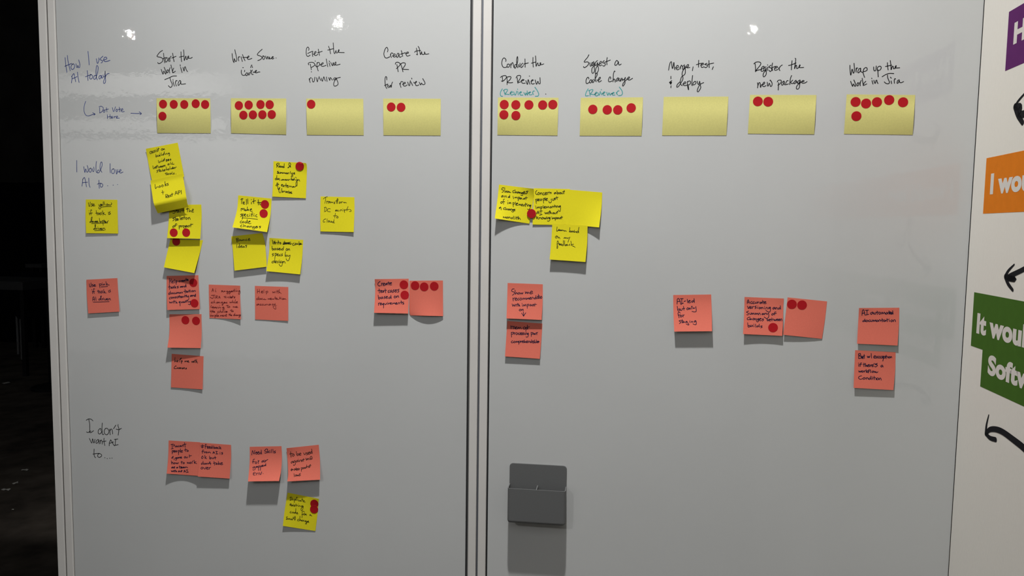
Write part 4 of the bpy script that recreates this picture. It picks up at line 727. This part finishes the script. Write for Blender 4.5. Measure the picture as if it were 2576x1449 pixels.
dots(n18, [(1378, 343), (1655, 380), (1960, 362)], ['left one', 'middle one', 'right one'], 'on the blank pink three-dot note')
KG = (400, 1095, 11.145)
note('sticky_note', 'salmon pink note reading I want people to figure out how to work', 'pink', KG,
     [(270, 145), (258, 600), (215, 1075)], [(1150, 195), (1130, 600), (1085, 1137)], (8, 4, 6.5), wpx=2.0, ink='ink_navy', group=GK,
     strokes="""335,260 400,245;370,255 370,375;345,385 400,365;405,310 425,260 460,330 480,300;485,290 500,330 520,295 540,330 555,285;600,285 575,310 590,325 620,290 625,315;645,320 650,285 680,285 690,315;715,205 735,335;670,265 760,245;365,430 375,525;370,435 410,425 400,465 375,475;420,455 455,440 440,425 420,450 430,475 460,465;490,430 470,450 490,470 510,445 490,430;540,420 550,545;545,430 580,425 575,460 550,470;600,380 605,480;620,450 660,430 640,425 620,450 630,480 665,465;740,365 745,455;705,415 785,400;800,420 780,440 800,458 828,435 805,418;
405,590 380,600 370,660;350,635 400,615;420,650 425,690;490,620 455,640 470,655 495,630 490,690 455,695;530,615 510,635 525,650 550,620 555,640;570,610 575,640;575,620 595,612;600,630 635,615 618,605 600,625 610,645 640,638;730,595 705,615 725,640 750,615 730,595;760,605 770,635 800,625 805,600;850,545 855,620;850,580 910,570;345,715 355,810;355,780 380,750 395,805;430,765 410,785 430,805 455,780 430,765;470,770 485,800 505,770 520,800 550,765;630,725 635,800;615,755 665,745;690,760 670,780 690,800 715,775 690,760;
790,755 800,790 820,760 840,795 860,760;885,750 865,775 885,795 905,770 885,750;925,750 930,790;930,740 960,715;985,700 990,790;1040,740 990,765 1055,795;385,885 350,905 365,925 395,890 400,920;445,875 415,895 445,910 415,925;510,890 488,910 505,922 525,895 528,918;575,855 590,935;560,890 620,880;615,910 650,895 635,885 615,905 625,925 655,915;690,885 665,905 680,920 705,890 710,915;725,915 735,885 755,905 775,885 805,915;
340,990 355,1025 370,995 385,1025 400,990;410,1000 415,1025;430,975 435,1030;420,995 455,990;465,975 470,1030 490,1000 500,1025;555,995 535,1015 555,1028 575,1005 555,995;585,1000 595,1025 620,1015;630,975 635,1030;615,1000 655,990;700,1040 710,975 740,1035;700,1015 745,1005;760,975 810,970;785,975 790,1035;765,1045 830,1030""")
note('sticky_note', 'salmon pink note reading feedback from AI is Ok, joined to its left neighbour', 'pink', KG,
     [(1145, 205), (1130, 600), (1086, 1157)], [(2015, 270), (2018, 650), (1980, 1215)], (6.5, 6, 5.5), base=1.6, wpx=2.0, ink='ink_navy', group=GK,
     strokes="""1215,255 1215,360;1175,300 1265,290;1185,335 1250,330;1330,255 1300,260 1295,370;1290,310 1345,300;1350,340 1390,325 1370,310 1350,335 1360,365 1395,355;1405,340 1440,325 1425,312 1405,335 1415,365 1445,355;1480,325 1450,345 1465,368 1495,340;1490,290 1498,370;1530,295 1535,370 1570,360 1560,330 1538,350;1610,330 1585,350 1600,372 1625,340 1630,370;1665,330 1640,355 1655,375 1680,368;1695,305 1705,380;1735,335 1705,355 1745,382;
1255,415 1220,420 1215,510;1200,460 1260,450;1270,465 1275,500;1275,475 1300,462;1330,460 1310,480 1330,500 1350,475 1330,460;1370,500 1380,465 1400,485 1420,465 1450,500;1510,515 1530,455 1555,510;1515,490 1560,485;1590,450 1640,455;1612,455 1615,520;1590,525 1655,520;1710,500 1715,530;1710,472 1712,476;1785,480 1750,495 1790,515 1755,535;
1220,580 1190,620 1205,655 1240,625 1225,580;1285,560 1290,655;1325,605 1290,625 1338,660;1415,580 1425,665 1465,650 1455,620 1428,640;1490,620 1500,660 1530,650 1535,620;1570,585 1580,670;1540,630 1600,622;1220,770 1185,795 1195,820 1230,795;1235,725 1245,820;1285,780 1265,800 1285,820 1310,795 1285,780;1325,785 1330,820;1330,795 1360,780 1370,815;1430,740 1385,800;1430,745 1450,830;1400,795 1460,785;
1545,735 1555,840;1520,785 1600,770;1620,780 1590,805 1605,825 1635,790 1645,820;1665,735 1670,825;1710,775 1672,800 1715,820;1725,800 1780,780 1755,765 1725,795 1740,828 1790,815;1210,890 1175,920 1195,950 1235,920 1210,890;1250,900 1285,950 1320,890;1330,930 1380,910 1355,895 1330,925 1345,958 1390,945;1405,900 1412,955;1412,915 1450,895""")
KH = (600, 1100, 10.35)
note('sticky_note', 'salmon pink note reading Need Skills for air gapped env', 'pink', KH,
     [(292, 248), (290, 650), (247, 1150)], [(1118, 232), (1130, 520), (1108, 870), (1055, 1138)], (16, 16), pw=1.9, wpx=2.1, ink='ink_navy', group=GK,
     strokes="""345,460 365,345 405,440 425,340;445,410 485,395 470,380 445,405 455,440 490,430;500,405 540,390 520,375 500,400 510,440 545,430;580,385 555,410 570,435 600,405;590,330 605,440;760,315 720,305 680,355 735,375 720,410 680,410;755,310 760,410;795,360 760,380 800,400;820,365 825,405;815,340 817,344;855,315 860,405;895,310 905,410;965,355 925,375 965,395 930,415;
420,570 385,580 375,680;360,640 420,625;455,635 430,660 450,690 480,660 455,635;510,600 515,690;515,630 540,610;645,605 605,630 615,655 655,615 660,650;680,610 685,650;670,590 672,594;700,600 705,640;705,615 765,575;430,765 375,780 385,810 430,780 430,840 385,860 375,840;480,755 455,775 465,790 495,760 500,785;515,750 525,870;520,755 555,745 550,775 525,785;575,745 570,865;575,750 605,740 600,765 575,775;615,750 650,735 630,725 612,745 625,765 655,755;695,720 670,735 680,750 705,725;710,685 712,745;
380,960 440,935 410,910 385,945 395,990 440,985;470,930 475,985;475,950 520,930 535,980;550,920 575,980 605,900;635,945 645,948""")
note('sticky_note', 'salmon pink note reading to be used against me, above the Duplicate note', 'pink', KH,
     [(1250, 285), (1280, 650), (1292, 960), (1270, 1150)], [(2088, 195), (2120, 600), (2125, 1105)], (13, 11), top=(2.5, 0), pw=1.8, wpx=1.9, ink='ink', group=GK,
     strokes="""1355,375 1370,520;1330,435 1415,420;1430,435 1400,465 1420,495 1455,465 1435,435;1505,370 1525,475 1565,460 1555,425 1525,445;1585,445 1630,425 1605,410 1580,435 1590,470 1630,462;1695,405 1715,450 1745,435 1750,395;1800,395 1765,415 1805,435 1770,465;1815,420 1860,395 1840,380 1815,410 1825,445 1865,430;1900,370 1870,395 1880,425 1915,390;1905,305 1920,425;
1410,620 1370,645 1380,680 1420,635 1430,670;1475,600 1435,630 1445,660 1485,620 1480,700 1440,735 1430,710;1535,595 1505,620 1515,650 1550,605 1555,640;1575,600 1580,635;1560,570 1562,574;1595,635 1600,595 1630,595 1635,625;1670,585 1645,600 1670,615 1640,635;1690,555 1695,625;1665,585 1720,570;1750,545 1770,600 1785,550 1805,590 1815,545 1845,585;1865,565 1920,530 1890,495 1860,540 1875,580 1925,560;
1385,815 1385,880;1355,840 1420,835;1360,865 1415,850;1475,815 1440,840 1455,865 1485,825 1495,855;1500,790 1510,860;1545,810 1515,825 1550,840 1520,865;1570,805 1555,835 1570,855 1590,825 1570,805;1630,790 1640,890;1635,800 1670,790 1665,825 1640,835;1710,780 1680,800 1695,825 1725,790 1730,815;1740,785 1745,810;1745,795 1765,785;1775,720 1780,800;1755,770 1810,755;1835,745 1815,770 1830,790 1855,765 1835,745;1880,710 1860,715 1855,785;1845,750 1890,735;
1445,945 1455,1030;1500,970 1475,995 1490,1020 1515,980 1520,1010;1530,980 1540,1010 1555,980 1570,1010 1580,975;1615,940 1580,960 1615,985 1585,1010""")

# ---- right board
n25 = note('sticky_note', 'bright yellow note reading Concern about people just implementing AI', 'yellow', (1330, 460, 10.35),
     [(135, 140), (118, 600), (100, 1085)], [(1075, 162), (1000, 1100)], (1.6, 1.2, 0.6), wpx=2.1, ink='ink_green', group=GY,
     strokes="""215,195 180,235 190,290 225,305;260,245 235,275 255,310 290,280 260,245;305,255 310,310;310,275 340,255 350,305;400,250 370,275 380,315 415,305;425,285 475,265 450,245 420,275 435,310 480,295;495,240 500,295;500,255 535,235;550,240 555,285;555,260 585,245 590,280;700,245 665,265 675,290 710,255 715,285;735,205 745,290 780,275 770,250 745,265;815,245 795,270 815,290 840,265 815,245;850,250 860,285 890,275 890,245;925,200 915,285;885,230 940,215;
180,425 200,535;185,435 230,420 225,460 195,475;240,450 280,430 260,415 240,445 250,470 285,460;320,415 300,440 320,465 345,435 320,415;375,405 390,525;380,415 415,405 410,445 385,455;430,380 435,460;450,435 490,415 470,400 450,430 460,460 490,455;585,420 590,490 560,520 530,505 525,470;615,415 625,455 655,440 655,405;700,390 665,405 700,425 670,445;725,355 740,430;695,395 765,375;
190,625 195,670;175,600 177,604;220,665 230,625 250,655 270,620 290,660;310,620 320,730;315,630 350,620 345,655 320,670;375,590 385,660;400,640 440,625 420,610 400,635 410,660 445,655;460,655 465,615 490,645 510,610 530,650;570,615 550,635 570,655 595,630 570,615;610,650 615,610 640,610 650,640;675,570 685,640;655,610 710,600;715,605 720,635;735,640 740,600 765,605 775,635;825,590 790,610 800,635 830,605 825,720 805,740 770,705;
210,815 225,750 255,740 265,810;205,785 275,775;280,735 355,730;315,735 315,820;280,845 350,820;415,765 440,810 455,770 480,810 490,765;505,775 510,805;545,720 530,815;510,760 570,750;565,730 560,805 580,770 600,805;640,770 620,790 640,808 660,785 640,770;670,775 680,805 710,795 710,770;745,735 735,805;715,770 770,745;
205,865 205,940;245,890 210,905 255,945;270,900 275,945;275,915 310,900 320,940;360,895 335,920 355,945 385,915 360,895;395,905 410,945 425,910 440,945 455,900;470,905 475,940;465,880 467,883;490,940 500,900 520,905 525,940;555,895 525,910 535,935 560,905 550,970 510,1000 485,985;605,905 610,940;598,880 600,884;625,935 635,905 650,930 665,905 680,935;690,905 690,980;690,910 725,900 720,935 695,940;765,900 735,920 750,938 775,908 785,935;825,900 800,920 815,938 835,920 825,900;855,865 860,940;830,900 885,890""")
n24 = note('sticky_note', 'bright yellow note reading Show changes and impact, its corner curled', 'yellow', (1235, 455, 12.07),
     [(245, 110), (190, 620), (115, 1140)], [(1300, 240), (1300, 440), (1250, 820), (1165, 1300)], (12, 4, 0.8), top=(0, 4.5), wpx=2.1, ink='ink_green', group=GY,
     strokes="""395,215 350,210 325,260 385,285 375,330 335,345;420,205 425,350 465,300 480,350;510,305 490,330 510,350 530,325 510,305;540,320 550,350 565,325 580,355 605,345;710,285 665,310 670,355 715,355;735,270 740,370 770,325 785,370;825,325 800,350 815,375 845,335 850,370;865,340 870,385;870,355 895,340 905,385;955,345 920,365 930,395 965,360 960,440 905,430;980,365 1040,345 1015,320 980,350 1000,395 1050,380;1130,310 1070,320 1110,355 1060,395;
360,440 320,465 335,500 370,450 385,495;415,450 425,505;425,470 465,455 480,505;565,475 525,485 530,510 565,490;570,430 575,515;675,490 690,540;668,465 670,468;720,515 735,490 750,520 770,490 800,525;820,490 830,605;825,500 870,495 865,535 830,545;910,510 880,535 895,560 930,520 950,565;1030,525 985,540 1000,560 1025,545 1020,525;1070,480 1060,570;1035,515 1110,510;
335,625 295,650 310,685 350,655 335,625;410,555 380,570 385,705;355,635 420,630;505,650 515,700;515,600 517,604;545,690 555,650 575,685 595,650 610,695;665,660 680,790;670,670 710,660 705,705 680,715;745,640 755,740;770,700 820,685 795,670 770,695 780,740 820,735;845,740 855,700 875,735 895,705 910,745;925,735 965,715 945,705 925,730 935,760 975,750;985,770 995,725 1020,730 1025,765;1050,670 1045,780;1035,710 1100,700;1095,720 1105,765;1125,765 1135,725 1160,730 1165,775;1215,730 1170,745 1185,770 1215,740 1175,855 1130,870 1115,855;
295,790 250,820 260,840 300,800 310,880;425,810 380,835 390,870 430,860;445,805 455,885 490,840 505,885;545,845 520,870 535,890 565,855 575,890;590,850 595,900;600,865 630,850 640,895;675,860 640,880 655,900 690,870 690,930 650,945 630,920;690,890 735,870 710,860 690,885 705,910 735,905;
375,1120 380,1085 410,1120 440,1090 450,1130;490,1090 465,1115 485,1140 515,1110 490,1090;535,1095 540,1145;540,1115 575,1095 590,1145;640,1105 615,1130 635,1155 665,1125 640,1105;690,1070 700,1170;735,1110 740,1160;735,1080 737,1084;790,1080 780,1170;760,1115 840,1105;830,1075 825,1170 860,1120 895,1175""")
dot(n24, 1230, 995, 'round red sticker bridging the yellow Show changes and Concern notes', GD, off=0.0022, flat=True)
note('sticky_note', 'blank bright yellow note overlapping the Concern about people note', 'yellow', (1330, 460, 10.35),
     [(975, 172), (945, 600), (905, 1075)], [(1915, 250), (1895, 640), (1832, 1160)], (1.2, 2.3, 8), base=0.9, group=GY)
note('sticky_note', 'bright yellow note reading Learn based on my feedback', 'yellow', (1370, 555, 11.146),
     [(215, 85), (185, 600), (140, 1090)], [(1205, 140), (1192, 640), (1145, 1160)], (4.2, 3.8, 4.2), base=4.5, wpx=1.9, ink='ink_green', group=GY,
     strokes="""350,175 340,280 350,298 385,265;385,270 420,265 405,240 390,260 400,280 430,270;460,255 430,270 445,285 470,265 478,285;490,285 495,260 520,268;530,290 545,270 560,300 580,280 612,300;710,195 700,300;690,310 740,320 735,285 705,300;780,285 755,305 770,320 795,295 800,325;840,270 815,300 850,315 820,325;855,320 880,305 885,330;930,290 895,315 905,335 940,320 965,185;965,185 950,280 960,340;
330,425 300,460 320,490 350,465 335,425 375,450;380,455 385,495;390,475 410,465 430,505;540,500 560,470 575,495 600,470 610,500;630,475 640,500 680,475;712,460 680,530 655,605;400,640 375,570 355,590 350,700 345,770 365,770 370,700;345,660 400,640;405,670 435,655 420,645 405,665 415,685 440,675;445,675 475,660 460,650 448,672 460,690 485,680;510,665 485,685 505,705 525,680 530,555;530,555 530,690;565,560 565,690 600,700 605,665 570,690;640,660 615,680 630,700 655,680 665,695;710,655 690,680 715,695;735,575 750,650 755,690;815,660 745,680 800,715 855,745""")
KI = (1260, 700, 6.585)
note('sticky_note', 'salmon pink note reading Show me recommendation with impact, with down arrow', 'pink', KI,
     [(112, 78), (103, 380), (93, 665)], [(695, 100), (692, 400), (675, 690)], (7.5, 6.5), wpx=2.2, ink='ink_navy', group=GK,
     strokes="""220,175 190,180 180,215 220,230 215,265 190,280;235,195 240,265 260,235 275,262;300,235 280,252 298,265 315,245 300,235;322,242 332,262 345,240 355,262 368,235;402,220 410,255 425,225 440,255 450,225 465,250;480,245 525,225 505,212 480,238 490,260 530,248;
200,325 205,375;205,340 232,322;235,350 265,335 250,325 235,345 245,368 270,360;300,325 278,345 288,362 305,355;330,325 312,345 330,362 350,340 330,325;365,355 370,325 388,348 402,325 415,352;425,352 430,325 445,345 458,322 468,348;475,335 500,322 490,315 475,332 482,348 505,342;512,345 518,315 535,318 542,340;575,315 555,330 562,345 585,325;580,285 588,342;615,305 600,325 612,338 628,312 632,335;622,265 628,335;605,300 640,290;645,300 648,335;670,295 655,318 668,335 680,315 670,295;
185,425 200,465 212,435 228,465 238,430;250,435 252,462;275,415 272,465;255,435 295,428;295,420 295,465 305,440 315,465;355,435 358,465;350,415 352,418;375,462 380,435 395,458 408,432 420,460;435,430 438,498;438,435 462,430 460,452 440,460;495,430 478,445 488,460 505,438 510,458;540,428 520,445 530,460 548,450;565,415 560,465;540,440 592,432;320,510 302,528 318,542 338,525 320,510;348,512 350,540;350,522 368,512 372,538;372,558 374,590 376,625;343,575 376,628;376,628 412,572""")
note('sticky_note', 'salmon pink note reading mem opt processing pwr, below the down arrow note', 'pink', KI,
     [(108, 708), (98, 850), (68, 1295)], [(688, 750), (680, 900), (645, 1335)], (4.5, 4), wpx=2.2, ink='ink_navy', group=GK,
     strokes="""165,785 172,838;172,800 200,795 208,840;208,800 225,798 232,838;240,825 268,812 255,802 240,820 248,842 272,835;280,840 288,808 305,835 318,808 340,840;390,805 368,822 385,845 410,822 390,805;415,810 415,880;418,815 440,812 436,838 418,842;438,775 445,845;425,815 475,805;
172,895 178,975;175,900 208,895 203,920 180,930;218,900 222,932;222,910 240,900;262,900 245,918 260,935 280,915 262,900;305,900 288,918 298,935 312,928;318,920 340,908 330,900 318,915 325,935 345,928;360,898 345,912 362,922 345,938;382,898 367,912 384,922 367,938;395,905 398,932;408,935 412,905 428,908 432,932;455,905 435,918 445,932 458,912 450,965 425,975 418,965;500,895 505,965;502,905 530,900 526,925 505,932;538,905 548,935 558,910 568,935 578,905;590,898 595,935;595,910 610,895;
195,1035 172,1052 182,1070 205,1062;225,1040 208,1055 222,1070 240,1052 225,1040;250,1068 255,1040 270,1062 282,1040 292,1065;298,1040 298,1095;300,1045 322,1040 318,1062 300,1070;332,1040 335,1065;335,1050 352,1038;355,1055 378,1045 368,1035 355,1050 362,1068 382,1062;388,1020 392,1068 405,1045 415,1068;422,1055 445,1045 435,1035 422,1050 430,1068 448,1062;455,1065 460,1040 475,1042 480,1062;500,1042 485,1055 495,1068 510,1050;508,1018 515,1068;525,1035 530,1075;545,1030 535,1050 552,1060 540,1075;560,1020 562,1070 580,1062 562,1050;588,1020 592,1070;600,1055 630,1045 610,1040 600,1055 612,1070 635,1050""")
note('sticky_note', 'salmon pink note reading AI-led but only for staging', 'pink', (1680, 730, 11.146),
     [(150, 135), (158, 640), (180, 1160)], [(1215, 120), (1232, 640), (1240, 1150)], (10.5, 10.5), wpx=2.4, ink='ink_navy', group=GK,
     strokes="""265,250 260,390;265,250 300,230 345,310 360,390;265,320 340,310;350,240 430,235;390,240 390,380;370,395 435,360;455,315 500,300;545,255 560,355;580,315 630,300 610,285 580,310 595,355 640,340;720,290 670,310 680,340 725,315;735,235 745,345;265,450 285,580 330,565 320,520 285,545;350,520 360,570 395,560 400,520;440,455 450,560;410,520 475,510;560,490 530,520 550,550 590,520 560,490;600,500 605,540;605,515 630,500 640,535;665,450 675,530;670,470 685,450;705,480 720,515 760,495;785,460 795,590 740,610 680,595;
350,640 310,615 285,650 300,710 315,775;290,700 350,690;370,700 345,730 370,755 400,730 370,700;420,690 430,750;430,710 460,690;365,840 315,860 365,900 325,940;400,820 400,920;370,865 430,855;445,875 420,895 435,915 460,885 465,910;530,870 500,890 510,912 545,885 570,940 590,955 575,980 515,945;615,880 625,910;618,855 620,858;660,905 665,875 695,880 700,905;780,850 735,875 750,900 790,865 795,960 750,965 705,945""")
KJ = (1860, 735, 10.35)
n31 = note('sticky_note', 'salmon pink note reading Accurate versioning and Summary of changes between builds', 'pink', KJ,
     [(135, 125), (122, 600), (95, 1090)], [(1158, 165), (1142, 480), (1135, 800), (1115, 1138)], (6.8, 5.5, 6), top=(.8, .8), wpx=2.2, ink='ink_navy', group=GK,
     strokes="""205,300 210,230 235,200 255,295;205,260 260,255;330,240 290,260 300,295 335,290;385,245 350,265 360,298 395,290;410,255 420,290 450,280 455,250;475,250 480,295;480,265 510,250;560,255 530,275 545,300 575,265 585,295;605,210 620,300;580,260 640,245;645,275 695,255 670,245 645,270 655,300 700,290;210,360 235,430 260,370;270,405 310,390 290,370 270,400 280,430 320,415;335,375 340,425;340,390 375,370;440,355 400,380 440,400 405,430;470,395 475,425;480,360 482,364;530,390 505,410 525,435 555,410 530,390;570,395 575,435;575,410 605,395 615,430;645,400 650,435;655,370 657,374;690,440 695,400 725,400 735,440;805,385 760,405 770,435 810,400 800,500 760,515 690,475;
910,390 870,415 885,445 920,405 930,440;945,400 950,445;950,415 980,400 990,445;1050,400 1015,420 1025,445 1060,420;1065,350 1075,445;240,490 185,520 235,550 225,590 190,585;265,540 275,580 305,570 305,535;325,580 330,540 355,575 375,540 395,580;415,580 425,540 445,575 470,545 485,580;500,590 510,545 535,550 545,590;620,550 585,570 600,590 630,560 640,585;655,550 660,585;660,560 690,548;700,540 715,580 750,550;760,540 765,640 710,685 645,645;870,555 840,575 855,600 890,575 870,555;955,515 920,520 915,595;895,560 965,550;
250,650 205,680 215,720 260,710;270,640 280,725 305,685 320,720;370,675 345,700 360,725 395,695 370,675;405,690 410,730;410,705 440,690 450,730;500,680 470,705 480,730 510,695 495,760 465,775 445,745;520,710 570,690 545,680 520,705 535,745 580,730;625,690 590,705 630,720 595,755;715,690 730,745 760,735 750,710 728,725;775,725 815,710 795,700 775,720 785,750 820,745;845,670 850,750;815,715 890,700;895,705 905,745 925,710 940,745 960,705;970,725 1005,710 985,695 970,720 980,745 1010,735;1020,725 1055,710 1035,695 1020,720 1030,745 1060,735;1070,745 1075,700 1105,700 1110,750;
215,795 230,910 270,895 260,860 230,880;300,855 285,895 320,890 335,855 345,895;375,860 380,905;375,830 377,834;420,830 430,915;490,870 455,885 465,910 500,885;515,830 520,910;595,875 550,885 595,910 555,930""")
dots(n31, [(877, 922)], ['the only one'], 'on the pink Accurate versioning note')
n32 = note('sticky_note', 'blank salmon pink note with a pair of dots right of Accurate versioning', 'pink', KJ,
     [(1255, 135), (1200, 620), (1140, 1110)], [(2283, 240), (2230, 700), (2150, 1215)], (4.2, 3, 0.8), group=GK)
dots(n32, [(1368, 315), (1632, 335)], ['left of a touching pair', 'right of a touching pair'], 'on the blank pink note')
KL = (2130, 760, 6.04)
note('sticky_note', 'salmon pink note reading AI automated documentation, upper of the last two', 'pink', KL,
     [(188, 90), (172, 360), (158, 632)], [(800, 85), (792, 360), (772, 660)], (4.2, 4.5), top=(1.6, 0), wpx=2.2, ink='ink_navy', group=GK,
     strokes="""232,200 240,130 260,120 275,195;232,170 275,162;285,125 330,122;308,125 308,190;285,195 335,185;395,150 362,165 375,188 400,158 408,182;418,158 422,182 440,178 442,152;462,135 465,188;448,158 482,150;500,150 485,168 500,185 520,165 500,150;532,182 538,150 555,178 570,150 585,182;610,152 592,168 605,185 622,158 628,180;642,130 645,182;630,155 662,148;655,170 680,160 668,150 655,165 662,182 685,176;692,158 675,170 685,185 700,165;698,130 705,182;
275,270 245,285 250,300 278,285;275,255 282,298;305,270 290,285 305,300 320,282 305,270;350,268 330,283 340,298 355,292;365,270 368,295 388,290 390,268;402,295 406,270 422,292 435,268 445,295;460,270 450,285 462,298 478,282 460,270;488,295 492,270 508,270 515,292;538,250 540,300;522,275 555,268;575,268 558,283 570,298 588,275 592,295;612,250 615,298;598,275 632,265;645,272 648,296;642,255 644,258;685,268 668,285 682,300 700,282 685,268;712,298 716,270 735,272 742,298""")
note('sticky_note', 'salmon pink note reading But w/ exception if there is a workflow condition', 'pink', KL,
     [(128, 730), (116, 1010), (105, 1303)], [(743, 762), (735, 1050), (710, 1337)], (5, 4.5), wpx=2.2, ink='ink_navy', group=GK,
     strokes="""180,785 182,855;178,790 205,780 210,805 185,815 218,825 215,850 182,858;225,815 232,858 248,820 250,860;235,830 245,850;265,795 268,855;245,820 275,815;312,820 322,845 332,822 342,845 352,818;372,780 378,850;410,838 440,825 425,812 410,832 418,852 445,845;450,820 475,852;478,818 448,852;505,820 485,835 492,850 510,845;530,820 512,835 520,852 535,845;540,838 560,828 550,818 540,832 546,850 565,842;568,825 548,895;570,825 590,822 585,845 565,850;600,805 598,858;588,830 615,822;622,828 624,848;645,825 632,838 645,850 658,836 645,825;665,848 668,828 680,828 685,845;
182,945 185,978;180,925 182,928;228,925 208,930 205,978;195,950 230,945;262,925 262,982;248,948 282,942;285,930 288,982 300,955 310,980;318,968 345,955 332,948 318,962 325,982 348,975;355,955 358,980;358,962 375,952;380,968 405,958 392,948 380,962 388,982 410,975;418,930 412,945;450,935 430,945 468,960 440,985 425,975;465,930 445,950;540,955 518,970 528,988 548,965 552,988;
180,1042 192,1065 202,1045 212,1066 225,1042;240,1042 228,1055 240,1068 254,1052 240,1042;265,1042 268,1065;268,1050 285,1042;295,1025 298,1070;318,1042 298,1055 320,1070;352,1028 332,1032 330,1075;322,1050 350,1046;362,1030 364,1072;400,1045 382,1058 396,1072 412,1055 400,1045;420,1050 430,1072 442,1052 452,1075 475,1058;
225,1120 190,1130 180,1155 205,1172 235,1165;265,1145 245,1160 262,1175 282,1158 265,1145;295,1148 298,1175;298,1158 318,1146 325,1172;355,1150 335,1162 345,1178 362,1160;365,1125 372,1178;388,1150 392,1175;385,1132 387,1135;415,1125 418,1180;400,1152 435,1146;445,1155 448,1180;470,1150 452,1165 468,1182 488,1165 470,1150;498,1180 502,1155 518,1158 525,1185""")
